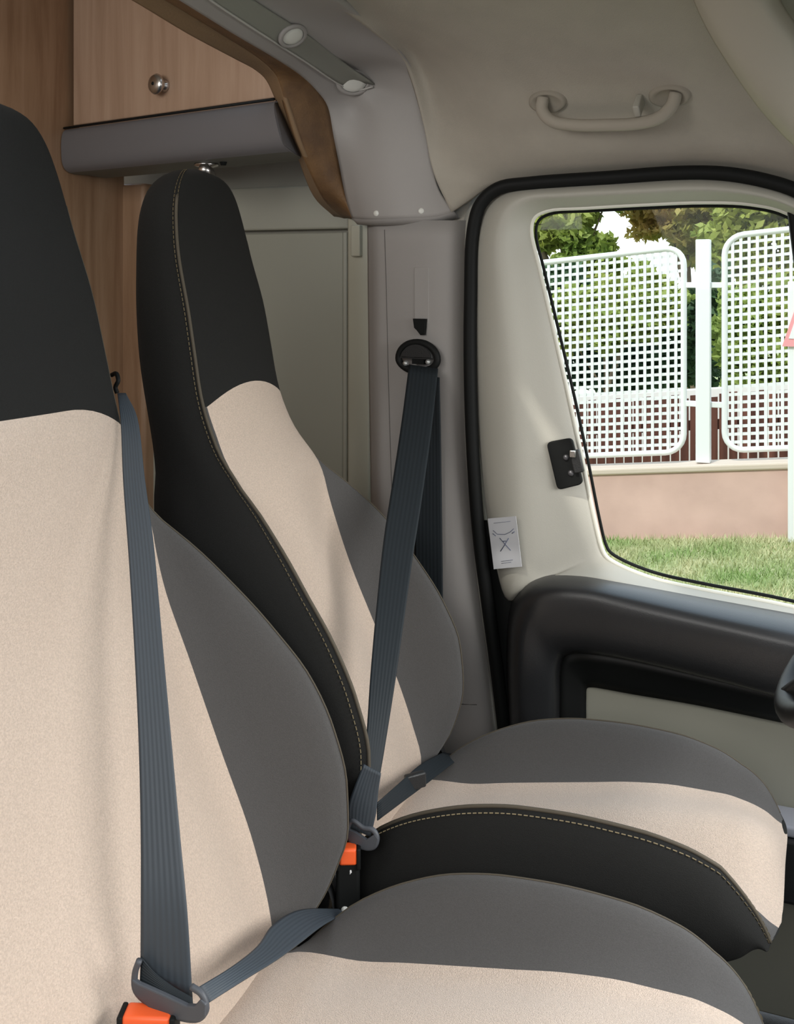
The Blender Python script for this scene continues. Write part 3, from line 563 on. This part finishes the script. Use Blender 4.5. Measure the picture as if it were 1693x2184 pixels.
def cushion(root, yc, wide=0.0):
    G = cush_grid(yc, wide)
    gmesh('seat_cushion', G, M_blk, root, sel=lambda i, j: CUM[2]+3 <= j < CUM[8], closed=True)
    for a, b in ((CUM[1], CUM[2]+3), (CUM[8], CUM[9])):
        bo = gmesh('bolster', G, M_dark, root, sel=lambda i, j: a <= j < b, closed=True); bo['label'] = 'charcoal grey side bolster of the seat cushion'
    ins = gmesh('cushion_insert', G, M_beige, root, sel=lambda i, j: is_front(j), closed=True); ins['label'] = 'beige fabric middle of the seat cushion'
    mesh('cushion_nose', list(G[-1]), [tuple(range(NC))], M_blk, root, smooth=False)
    def line(j, d): 
        L = []
        for i in range(1, len(XST)-2):
            q = G[i, j]; n = q-np.array([q[0]-(.03 if i > 36 else 0), yc+(0 if abs(q[1]-yc) < .4 else -wide), q[2]-.12]); n /= np.linalg.norm(n); L.append(q+n*d)
        return np.array(L)
    if not wide:
        tube('piping', line(CUM[8], .0006), .0028, M_pipe, root, 6)
        dashes('stitching', line(CUM[8]+1, .0014), .0008, M_stitch, root); dashes('stitching', line(CUM[8]-1, .0014), .0008, M_stitch, root)
    tube('piping', line(CUM[2], .0004), .0013, M_pipe, root, 6)
    dashes('stitching', line(CUM[2]+3, .0010)[-22:], .0008, M_stitch, root)
    return G
s1 = thing('driver_seat', 'single cab seat with beige and charcoal fabric beside the far door', 'seat', (-.4, CF, 0))
GB1 = seat_back(s1, CF); cushion(s1, CF)
s2 = thing('passenger_bench', 'wide beige and charcoal double seat in the foreground at the left', 'seat', (-.4, CN-.24, 0))
GB2 = seat_back(s2, CN, .47); cushion(s2, CN, .47)
# the bench's second headrest
G = back_grid(CN-.47, 0.0, True); i0 = int(np.argmax(ZST > -.34))
gmesh('headrest', G, M_blk, s2, sel=lambda i, j: i >= i0, closed=True)
# pedestals and recliner covers
def pedestal(root, yc, y0, y1, xf=-.14):
    bm = bmesh.new()
    V = [(-.62, y0), (xf, y0), (xf, y1), (-.62, y1)]
    lo = [bm.verts.new((x, y, 0.0)) for x, y in V]; hi = [bm.verts.new((x+(-.02 if x > -.5 else .02), y, EYE-.93)) for x, y in V]
    for k in range(4): bm.faces.new((lo[k], lo[(k+1) % 4], hi[(k+1) % 4], hi[k]))
    bm.faces.new(hi); bm.faces.new(lo[::-1]); bmesh.ops.recalc_face_normals(bm, faces=bm.faces); bmesh.ops.bevel(bm, geom=bm.edges, offset=.015, segments=3, affect='EDGES')
    me = bpy.data.meshes.new('pedestal'); bm.to_mesh(me); bm.free(); link('pedestal', me, M_plast, root, False)
pedestal(s1, CF, CF-.19, CF+.19); pedestal(s2, CN, CN-.62, CN+.18)
for s, yc in ((s1, CF), (s2, CN)):
    for sg in ((-1, 1) if s is s1 else (1,)):
        yy = yc+sg*.215
        Mr = Matrix.Translation((-.70, yy, EYE-.90)) @ Matrix.Rotation(math.radians(90*(-sg)), 4, 'X')
        rc = lathe('recliner_cover', [(0, .022), (.030, .022), (.050, .018), (.060, .008), (.062, -.01)], Mr, M_plast, s)
        lathe('recliner_trim', [(.043, .0215), (.047, .0225), (.051, .018)], Mr, M_pipe, rc)
# ================================================================ BELTS
def ystrap(rail, YA, YB):
    ys = [p[1] for p in rail]; a, b = ys[0], ys[-1]; out = []
    for x, y in rail:
        tau = (y-a)/(b-a); s = tau*YA/((1-tau)*YB+tau*YA); out.append(Yp(x, y, YA+(YB-YA)*s))
    return out
def clear(G, rails, YAs, YBs, gap=.008):
    X, Y_ = proj(G.reshape(-1, 3)); PT = G.reshape(-1, 3); Bm = 0; dat = []
    for rail, YA, YB in zip(rails, YAs, YBs):
        base = ystrap(rail, YA, YB); n = len(rail)
        ss = [(q[1]-YA)/(YB-YA) for q in base]; dat.append((rail, base, ss))
        for (px, py), q, t_ in zip(rail, base, ss):
            k = (abs(X-px) < 8) & (abs(Y_-py) < 14)
            if k.any() and .04 < t_ < .97: Bm = max(Bm, (q[1]-(PT[k, 1].min()-gap))/math.sin(math.pi*t_)**.5)
    return [[Yp(px, py, q[1]-Bm*math.sin(math.pi*min(1, max(0, t_)))**.5) for (px, py), q, t_ in zip(rail, base, ss)] for rail, base, ss in dat]
def strap(name, L, R_, m, parent, thick=.0016):
    mid = [(a+b)/2 for a, b in zip(L, R_)]
    Gs = surf([L, mid, R_], 6, 6); n, m_ = Gs.shape[:2]; o = gmesh(name, Gs, m, parent, thick); me = o.data
    uv = me.uv_layers.new(name='UVMap'); pts = Gs.reshape(-1, 3)
    look = [int(np.argmin(((pts-np.array(v.co))**2).sum(1))) for v in me.vertices]
    for lp in me.loops: k = look[lp.vertex_index]; uv.data[lp.index].uv = ((k//m_)/(n-1), (k % m_)/(m_-1))
    return o
bf = thing('seat_belt', 'dark seat belt hanging from the pillar loop across the far seat', 'seat belt', (-.76, 1.98, EYE-.17))
Lr = [(872, 777), (856, 900), (838, 1020), (818, 1150), (802, 1300), (790, 1440), (781, 1580), (772, 1650), (758, 1700)]
Rr = [(934, 786), (922, 900), (900, 1060), (880, 1190), (862, 1320), (842, 1460), (818, 1610), (808, 1670), (802, 1735)]
strap('webbing', ystrap(Lr, 1.965, 1.345), ystrap(Rr, 1.965, 1.355), M_webd, bf)
# lower twisted run into the tongue
strap('webbing_fold', P((775, 1630, 1.352), (755, 1680, 1.345), (742, 1720, 1.343), (744, 1765, 1.345)), P((812, 1650, 1.352), (806, 1690, 1.350), (802, 1730, 1.347), (790, 1785, 1.345)), M_web, bf)
# retractor run behind, down the pillar
strap('retractor_webbing', P((890, 800, 1.985), (888, 950, 1.985), (884, 1100, 1.985), (884, 1280, 1.985), (884, 1640, 1.99), (884, 2000, 2.0)), P((937, 805, 1.985), (940, 950, 1.985), (942, 1100, 1.985), (944, 1285, 1.985), (946, 1640, 1.99), (948, 2000, 2.0)), M_webd, bf)
# D-ring
p, n = grid_at(G_pillar, 900, 765); Mr = frame(Vector(p)+n*.018, n)
rim = []
for k in range(36):
    a = 2*math.pi*k/36; rx, ry = .046, .034; x = rx*math.cos(a); y = ry*math.sin(a)
    if y < 0: y *= .75
    rim.append(np.array(Mr @ Vector((x, y+.001, 0.0))))
tube('guide_loop', rim, .0075, M_black, bf, 10, True)
hood = [(.040*math.cos(a), .034*math.sin(a)+.001) for a in np.linspace(.0, math.pi, 20)]
prism('guide_cap', hood, .014, Mr @ Matrix.Translation((0, 0, -.006)), M_plast, bf, .004)
prism('guide_mount', [(-.014, .03), (.014, .03), (.014, -.01), (-.014, -.01)], .02, Mr @ Matrix.Translation((0, 0, -.02)), M_black, bf)
for x, y in ((-.027, -.006), (.027, -.001)):
    lathe('guide_glint', [(0, .004), (.004, .003), (.0055, 0), (.0055, -.006)], Mr @ Matrix.Translation((x, y-.003, .006)), mat('pale_metal', (.5, .52, .52), .3, .6), bf, 12)
# lap run
strap('lap_webbing', P((806, 1712, 1.36), (850, 1672, 1.46), (900, 1628, 1.62), (945, 1604, 1.765)), P((806, 1750, 1.36), (862, 1708, 1.46), (915, 1668, 1.60), (985, 1612, 1.785)), M_webd, bf)
box('lap_anchor', -.018, .018, -.006, .006, -.012, .012, M_plast, bf, .003, M=Matrix.Translation(Vector(Yp(885, 1665, 1.53))) @ Matrix.Rotation(math.radians(50), 4, 'Z'))
def tongue(parent, cs_, Y0s, r=.0055):
    L = [Yp(a, b, y) for (a, b), y in zip(cs_, Y0s)]; tube('tongue', crom(L, 5, True), r, M_tong, parent, 10, True)
M_tong = mat('slate_plastic', (.075, .082, .095), .5)
tongue(bf, [(742, 1765), (752, 1750), (775, 1765), (795, 1770), (804, 1785), (798, 1805), (780, 1808), (748, 1792)], [1.345]*8, .0038)
pl = [Yp(a, b, 1.343) for a, b in ((744, 1768), (758, 1774), (782, 1790), (800, 1778), (806, 1788), (799, 1805), (782, 1808), (746, 1790))]
o = mesh('tongue_plate', pl, [tuple(range(8))], M_tong, bf, False); md = o.modifiers.new('t', 'SOLIDIFY'); md.thickness = .005; md.offset = 0
def buckle(name, label, top, yy, h, wd, tilt, rotz, dp=.018, flip=1):
    p = Vector(Yp(top[0], top[1], yy)); Mb = Matrix.Translation(p) @ Matrix.Rotation(math.radians(rotz), 4, 'Z') @ Matrix.Rotation(math.radians(tilt), 4, 'X')
    b = thing(name, label, 'buckle', p)
    box('housing', -wd/2, wd/2, -dp/2, dp/2, -h, -.012, M_black, b, .005, M=Mb)
    rbn = box('release_button', -wd/2+.004, wd/2-.004, -dp/2-.003, dp/2+.001, -.020, .004, M_orange, b, .004, M=Mb)
    box('button_rib', -wd/2-.001, -wd/2+.005, -dp/2-.004, dp/2, -.026, .004, M_black, rbn, .002, M=Mb); box('button_rib', wd/2-.005, wd/2+.001, -dp/2-.004, dp/2, -.026, .004, M_black, rbn, .002, M=Mb)
    return b, Mb
b1, Mb = buckle('belt_buckle', 'black buckle with an orange button between the two seats', (742, 1808), 1.335, .085, .034, 0, 25)
tl = [Yp(*q) for q in ((724, 1858, 1.33), (735, 1852, 1.33), (748, 1856, 1.33), (742, 1868, 1.33), (728, 1872, 1.33))]; tube('buckle_tag', crom(tl, 4, True), .0022, M_white, b1, 8, True)
bn = thing('seat_belt', 'slate blue seat belt running over the beige bench backrest in the foreground', 'seat belt', (-.95, 1.27, EYE-.2))
Lr = [(250, 838), (257, 900), (262, 1020), (275, 1200), (287, 1400), (296, 1600), (300, 1800), (300, 1930), (299, 2090)]
Rr = [(268, 838), (292, 890), (308, 1020), (327, 1160), (345, 1360), (365, 1580), (384, 1790), (398, 1940), (410, 2138)]
cl, cr = clear(GB2, [Lr, Rr], [1.26, 1.26], [.932, .94])
strap('webbing', cl, cr, M_web, bn)
strap('webbing_fold', P((300, 2040, .928), (330, 2074, .929), (370, 2104, .930), (409, 2126, .931)), P((298, 2094, .924), (335, 2110, .924), (375, 2130, .925), (412, 2144, .926)), M_webd, bn)
tube('shoulder_hook', crom(P((238, 800, 1.29), (248, 797, 1.285), (252, 812, 1.28), (246, 826, 1.28), (250, 838, 1.28)), 4), .0035, M_black, bn, 8)
# tongue of the near belt, a flat plate with a slot
tq = [(287, 2062), (283, 2092), (318, 2128), (372, 2162), (420, 2170), (438, 2152), (434, 2122), (408, 2102), (418, 2138), (404, 2146), (340, 2118), (302, 2096)]
G1 = [Yp(a, b, .922) for a, b in ((297, 2048), (288, 2075), (290, 2112), (325, 2144), (380, 2168), (424, 2172), (440, 2150), (430, 2120), (408, 2104))]
tube('tongue', crom(G1, 5), .0035, M_tong, bn, 10)
pl = [Yp(a, b, .920) for a, b in ((284, 2086), (300, 2096), (345, 2116), (400, 2142), (417, 2143), (430, 2128), (442, 2140), (440, 2165), (425, 2178), (380, 2172), (320, 2146), (290, 2118))]
o = mesh('tongue_plate', pl, [tuple(range(12))], M_tong, bn, False); md = o.modifiers.new('t', 'SOLIDIFY'); md.thickness = .006; md.offset = 0; md = o.modifiers.new('b', 'BEVEL'); md.width = .0015; md.segments = 2
strap('lap_webbing', P((425, 2104, .935), (490, 2064, .99), (548, 2018, 1.07), (582, 1972, 1.15), (640, 1940, 1.24), (735, 1938, 1.335)), P((444, 2140, .935), (520, 2090, .99), (592, 2045, 1.07), (640, 2010, 1.15), (690, 1972, 1.24), (742, 1944, 1.335)), M_web, bn)
lathe('lap_rivet', [(0, .004), (.004, .003), (.005, 0), (.005, -.003)], frame(Yp(735, 1940, 1.325), (-.2, -1, .3)), M_lens, bn, 12)
buckle('belt_buckle', 'black buckle with a bright orange button on the bench beside the belt tongue', (318, 2160), .915, .085, .060, 0, 20, .022)
# ================================================================ STEERING WHEEL
wb = Vector((-.045, 1.56, EYE-.60)); wt = wb+Vector((.27, 0, .28)); wc_ = (wb+wt)/2; ax = (wt-wb).normalized(); nn = Vector((0, 1, 0)).cross(ax); RR = (wt-wb).length/2
sw = thing('steering_wheel', 'black steering wheel edge with a silver insert at the right border', 'steering wheel', wc_)
L = [np.array(wc_+ax*math.cos(a)*RR+Vector((0, 1, 0))*math.sin(a)*RR) for a in np.linspace(0, 2*math.pi, 64, endpoint=False)]
tube('rim', L, .0165, mat('black_leather', (.010, .010, .010), .45, spec=.3), sw, 14, True)
for a in (math.pi, math.pi*.5, math.pi*1.5):
    d = ax*math.cos(a)+Vector((0, 1, 0))*math.sin(a); L = [np.array(wc_+d*RR*k) for k in (.2, .6, .97)]; tube('spoke', L, [.02, .014, .016], M_plast, sw, 8)
L = [np.array(wc_+ax*math.cos(a)*RR*.90+Vector((0, 1, 0))*math.sin(a)*RR*.9-nn*.0) for a in np.linspace(math.pi*.62, math.pi*.80, 10)]
tube('silver_insert', L, .009, M_chrome, sw, 8)
lathe('hub', [(0, .03), (.05, .028), (.075, .015), (.08, -.03)], frame(wc_, -nn if nn.x > 0 else nn), M_plast, sw)
tube('column', [np.array(wc_), np.array(wc_+ax.cross(Vector((0, 1, 0)))*(.35 if ax.cross(Vector((0, 1, 0))).x > 0 else -.35))], .03, M_plast, sw, 12)
# dashboard outside the frame
db = thing('dashboard', 'black dashboard shelf in front of the seats', 'dashboard', (.6, 1.1, .3))
Gd = []
for y in np.linspace(.14, 2.0, 12):
    Gd.append(crom([np.array([.44, y, .30]), np.array([.36, y, .55]), np.array([.33, y, .80]), np.array([.38, y, .90]), np.array([.55, y, .94]), np.array([.9, y, .93])], 4))
gmesh('top_panel', np.array(Gd), M_plast, db, .02, away=np.array([0, 1, 1.2]))
# ================================================================ OUTSIDE
SL = .105
def gz(x): return SL*(x+1.5)
FY = 7.6
def gbase(x, y): return EYE-1.935+gz(x)
gv = []; gf = []
xs_ = np.linspace(-14, 12, 30); ys_ = np.linspace(2.6, 30, 20)
for y in ys_:
    for x in xs_: gv.append((x, y, gbase(x, y)-(.0 if y > 4 else .0)))
for i in range(len(ys_)-1):
    for j in range(len(xs_)-1): k = i*len(xs_)+j; gf.append((k, k+1, k+1+len(xs_), k+len(xs_)))
struct(mesh('ground', gv, gf, M_grass, None, False), 'sloping grass verge beyond the cab door', 'ground')
struct(box('ground', -14, 12, -12, 2.6, EYE-2.2, EYE-2.15, M_road, bev=0), 'dark asphalt under and beside the vehicle', 'ground')
V = []; Fc = []
for k in range(26000):
    y = random.uniform(5.2, FY-.02); x = random.uniform(-2.9, .4); z = gbase(x, y); h = random.uniform(.02, .065); a = random.uniform(0, 6.28); wd = .004; lx, ly = random.gauss(0, .02), random.gauss(0, .02)
    i = len(V); V += [(x-wd*math.cos(a), y-wd*math.sin(a), z), (x+wd*math.cos(a), y+wd*math.sin(a), z), (x+lx, y+ly, z+h)]; Fc.append((i, i+1, i+2))
g_ = mesh('grass_blades', V, Fc, M_blade, None, False, fix=False); tag(g_, 'short yellow green grass growing in front of the low wall', 'grass', kind='stuff')
def slab(name, x0, x1, y0, y1, z0, z1, m, parent=None, n=2, bev=0):
    V = []; 
    for x in (x0, x1):
        for y in (y0, y1):
            for z in (z0, z1): V.append((x, y, z+gz(x)+EYE))
    o = mesh(name, V, [(0, 1, 3, 2), (4, 6, 7, 5), (0, 4, 5, 1), (2, 3, 7, 6), (0, 2, 6, 4), (1, 5, 7, 3)], m, parent, False)
    if bev: md = o.modifiers.new('b', 'BEVEL'); md.width = bev; md.segments = 2
    return o
lw = thing('low_wall', 'low pinkish concrete wall carrying the white mesh fence', 'wall', (-1.5, FY+.1, EYE-1.93))
slab('wall_body', -9, 6, FY, FY+.22, -2.1, -1.46, M_concrete, lw); slab('coping', -9, 6, FY-.015, FY+.235, -1.462, -1.415, M_coping, lw, bev=.012)
def fp(px, py):            # point on the fence's own plane
    q = Yp(px, py, FY+.10); return q[0], q[2]-EYE-gz(q[0])
def mesh_panel(x0, x1, z0, z1, label, nx, nz):
    r = .13; t = thing('mesh_fence_panel', label, 'fence panel', (x0, FY+.1, EYE+z0+gz(x0)), 'white mesh fence panels')
    pts = []
    for cx_, cz_, a0 in ((x1-r, z1-r, 0), (x0+r, z1-r, 90), (x0+r, z0+r, 180), (x1-r, z0+r, 270)):
        for k in range(7): a = math.radians(a0+15*k); pts.append((cx_+r*math.cos(a), cz_+r*math.sin(a)))
    tube('frame', [np.array([x, FY+.10, z+gz(x)+EYE]) for x, z in pts], .022, M_white, t, 8, True)
    V = []; Fc = []
    def strip(ax_, bx_, az, bz, wdt, horiz):
        i = len(V)
        for (x, z) in ((ax_, az), (bx_, bz)):
            for s in (-1, 1):
                for yo in ((-.003, .003) if horiz else (-.0095, -.0035)):
                    V.append((x+(0 if horiz else s*wdt), FY+.10+yo, z+(s*wdt if horiz else 0)+gz(x)+EYE))
        Fc.extend([tuple(i+k for k in f) for f in ((0, 1, 3, 2), (4, 6, 7, 5), (0, 4, 5, 1), (2, 3, 7, 6), (0, 2, 6, 4), (1, 5, 7, 3))])
    def span(v, lo, hi, lo2, hi2):     # rounded-corner limits
        d = 0
        if v < lo+r: d = r-math.sqrt(max(0, r*r-(lo+r-v)**2))
        if v > hi-r: d = r-math.sqrt(max(0, r*r-(v-hi+r)**2))
        return lo2+d, hi2-d
    for k in range(1, nx):
        x = x0+(x1-x0)*k/nx; a, b = span(x, x0, x1, z0, z1); strip(x, x, a, b, .0105, False)
    for k in range(1, nz):
        z = z0+(z1-z0)*k/nz; a, b = span(z, z0, z1, x0, x1); strip(a, b, z, z, .0105, True)
    o = mesh('mesh_sheet', V, Fc, M_white, t, False, fix=False); return t
xa, za = fp(1455, 530); xb_, zb_ = fp(1440, 965)
zt_ = fp(1400, 533)[1]; zb_ = fp(1400, 966)[1]; x1_ = fp(1458, 700)[0]
pitch = (fp(1440, 700)[0]-fp(1423.3, 700)[0]); pz = (fp(1400, 600)[1]-fp(1400, 616.6)[1])
wdt = 1.55
mesh_panel(x1_-wdt, x1_, zb_, zt_, 'white square mesh fence panel left of the white post', round(wdt/pitch), round((zt_-zb_)/pz))
x2_ = fp(1545, 700)[0]; zt2 = fp(1640, 494)[1]; zb2 = fp(1640, 957)[1]
mesh_panel(x2_, x2_+wdt, zb2, zt2, 'white square mesh fence panel right of the white post', round(wdt/pitch), round((zt2-zb2)/pz))
mesh_panel(x1_-wdt*2-.42, x1_-wdt-.42, zb_, zt_, 'white square mesh fence panel farthest along the low wall to the rear', round(wdt/pitch), round((zt_-zb_)/pz))
def post(px, label, xx=None):
    x, _ = fp(px, 700); x = x if xx is None else xx; t = thing('fence_post', label, 'post', (x, FY+.12, EYE-1.42+gz(x)), None)
    box('post_tube', x-.050, x+.050, FY+.05, FY+.15, EYE+gz(x)-1.408, EYE+gz(x)+fp(px, 511)[1], M_white, t, .006)
    for py in (608, 862):
        z = EYE+gz(x)+fp(px, py)[1]
        box('bracket', x-.14, x+.14, FY+.085, FY+.115, z-.02, z+.02, M_white, t, .004)
    return t
post(1500, 'thick white square fence post between the two mesh panels')
post(1500, 'thick white square fence post at the rear end of the left mesh panel', x1_-wdt-.21)
# warning sign, only its left corner is in the frame
x, z = fp(1693, 700); yS = FY-.12; q = Yp(1690, 985, yS); 
sg = thing('warning_sign', 'triangular red and white road sign on a thin white pole at the right border', 'road sign', (q[0], yS, q[2]))
box('pole', q[0]-.03, q[0]+.03, yS-.02, yS+.02, EYE-1.95+gz(q[0]), Yp(1690, 600, yS)[2], M_white, sg, .008)
tp = Yp(1712, 610, yS); bl_ = Yp(1668, 738, yS); sx = tp[0]; wdd = sx-bl_[0]; hh = tp[2]-bl_[2]
Ms = frame((sx, yS-.03, (tp[2]+bl_[2])/2), (0, -1, 0))
tri = lambda s: [(-wdd*s, -hh/2*s), (wdd*s, -hh/2*s), (0, hh/2*s)]
prism('sign_border', tri(1.0), .006, Ms, mat('faded_red', (.85, .35, .38), .5), sg); prism('sign_face', tri(.68), .004, Ms @ Matrix.Translation((0, -.012, .0055)), M_white, sg)
# plank fence and building things behind the wall
bfz = thing('board_fence', 'low red brown board fence behind the low wall', 'fence', (-1.5, FY+1.0, EYE-1.9))
for k in range(60):
    x0 = -3.9+k*.075
    if x0 > .3: break
    slab('board', x0, x0+.062, FY+1.0, FY+1.02, -1.95, -1.02+.02*math.sin(k*2.1), M_brown, bfz)
slab('rail', -3.9, .35, FY+1.02, FY+1.05, -1.30, -1.22, M_brown, bfz)
slab('rail', -3.9, .35, FY+1.02, FY+1.05, -1.72, -1.64, M_brown, bfz)
# sunlit white garden wall behind
slab_ = slab('garden_wall', -6, 1.5, FY+1.6, FY+1.75, -2.0, -1.03, mat('white_render', (.82, .80, .77), .8)); tag(slab_, 'pale rendered garden wall seen through the lower part of the mesh', 'wall')
struct(box('wall_lightblock_front', 4.5, 5.0, -2.6, 5.5, EYE-2.2, EYE+4.5, mat('grey_lightblock', (.22, .21, .19), .9), bev=0), 'unseen grey wall added ahead of the vehicle to block light', 'wall')  # added out of view to keep level sky light off the headrests
struct(box('wall_lightblock_side', -9, 9, -3.2, -2.6, EYE-2.2, EYE+5.2, mat('brown_lightblock', (.16, .14, .12), .9), bev=0), 'unseen dark wall added on the open door side to block light', 'wall')  # added out of view so light reaches the open door only from above
# trees and bushes
def foliage(name, blobs, m, n, s, parent):
    V = []; Fc = []
    tot = sum(b[3]*b[4]*b[5] for b in blobs)
    for (cx_, cy_, cz_, rx, ry, rz) in blobs:
        nb_ = int(n*rx*ry*rz/tot)
        d = rng.normal(size=(nb_, 3)); d /= np.linalg.norm(d, axis=1)[:, None]; rad = rng.uniform(.35, 1, nb_)**.5
        C_ = np.array([cx_, cy_, cz_])+d*rad[:, None]*np.array([rx, ry, rz])*(1+.18*np.sin(d[:, :1]*7+cx_*3)+.15*np.sin(d[:, 2:]*9))
        for c in C_:
            u = rng.normal(size=3); u /= np.linalg.norm(u); v = np.cross(u, rng.normal(size=3)); v /= np.linalg.norm(v); L_ = s*rng.uniform(.8, 1.5); W_ = L_*.5
            i = len(V); V += [c-u*L_, c+v*W_, c+u*L_, c-v*W_]; Fc.append((i, i+1, i+2, i+3))
    me = bpy.data.meshes.new(name); me.from_pydata([tuple(map(float, v)) for v in V], [], Fc); me.update(); return link(name, me, m, parent, False)
def tree(name, label, cat, x, y, blobs, m, n, s, trunk=.09, group='trees and bushes behind the fence'):
    z0 = gbase(x, y); t = thing(name, label, cat, (x, y, z0), group)
    foliage('foliage', [(x+a, y+b, EYE+c, d, e, f) for a, b, c, d, e, f in blobs], m, n, s, t)
    top = max(blobs, key=lambda b: b[2]); L = [np.array([x, y, z0-.05]), np.array([x+.05, y, (z0+EYE+top[2])/2]), np.array([x+top[0], y+top[1], EYE+top[2]])]
    tube('trunk', crom(L, 5), list(np.linspace(trunk, trunk*.3, 11)), M_bark, t, 8)
    for b in blobs[:4]:
        q = np.array([x+b[0], y+b[1], EYE+b[2]]); a = np.array([x+.05, y, (z0+EYE+top[2])/2]); tube('branch', [a, (a+q)/2+np.array([0, 0, .08]), q], [trunk*.35, trunk*.22, trunk*.08], M_bark, t, 6)
tree('leafy_tree', 'bright green tree with open crown at the left of the window view', 'tree', -2.75, 11.6, [(0, 0, .62, .50, .4, .36), (.55, .1, .98, .40, .4, .25), (-.5, 0, 1.0, .45, .5, .3), (.35, 0, .12, .45, .4, .3)], M_leaf[0], 9000, .05)
tree('leafy_tree', 'yellow and orange tinged tree above the mesh panels', 'tree', -1.45, 12.4, [(0, 0, .72, .62, .5, .42), (.45, 0, .98, .5, .5, .36), (-.35, 0, 1.12, .45, .5, .26), (.4, .1, .35, .5, .5, .4)], M_leaf[3], 12000, .05)
tree('leafy_tree', 'green tree at the right of the window view behind the second mesh panel', 'tree', -.35, 11.5, [(0, 0, .95, .75, .5, .5), (-.45, 0, .40, .45, .4, .5), (.5, 0, .3, .6, .5, .6), (0, 0, -.2, .6, .4, .5)], M_leaf[0], 14000, .05)
tree('leafy_tree', 'green tree standing farther back along the low wall', 'tree', -4.6, 11.4, [(0, 0, .4, .8, .5, .6), (.6, .1, .9, .6, .4, .4), (-.6, 0, .9, .6, .5, .5), (0, 0, -.4, .8, .5, .5)], M_leaf[0], 9000, .055)
tree('round_bush', 'yellow green bush behind the left mesh panel', 'bush', -1.95, 9.9, [(0, 0, -.40, .55, .3, .34), (.40, 0, -.25, .36, .3, .32), (-.45, 0, -.5, .36, .3, .3)], M_leaf[1], 7500, .042, .04)
tree('round_bush', 'dark green bush low behind the left mesh panel', 'bush', -2.0, 10.6, [(0, 0, -.95, .8, .25, .28), (.6, .0, -.85, .45, .25, .32), (-.5, 0, -.1, .35, .25, .22)], M_leaf[2], 7500, .045, .04)
tree('round_bush', 'olive green bush behind the right mesh panel', 'bush', -.45, 9.8, [(0, 0, -.75, .45, .3, .5), (.35, 0, -.35, .4, .3, .35), (-.25, 0, -.5, .25, .3, .4)], M_leaf[1], 6500, .042, .04)
tree('round_bush', 'small dark green shrub between the white post and the left panel', 'bush', -1.08, 10.4, [(0, 0, -.60, .25, .25, .42), (.12, 0, -.2, .22, .25, .3)], M_leaf[2], 3000, .042, .04)
hs = thing('distant_house', 'white house with blue grey roof glimpsed through the mesh', 'house', (-3.2, 17, EYE-1.8))
box('house_wall', -4.6, -2.6, 17, 20, EYE-2, EYE-.55, mat('house_white', (.8, .8, .8), .8), hs, 0)
prism('house_roof', [(-1.25, 0), (1.25, 0), (0, .55)], 3.4, frame((-3.6, 20.2, EYE-.55), (0, -1, 0)), mat('slate_blue_roof', (.25, .36, .50), .7), hs)
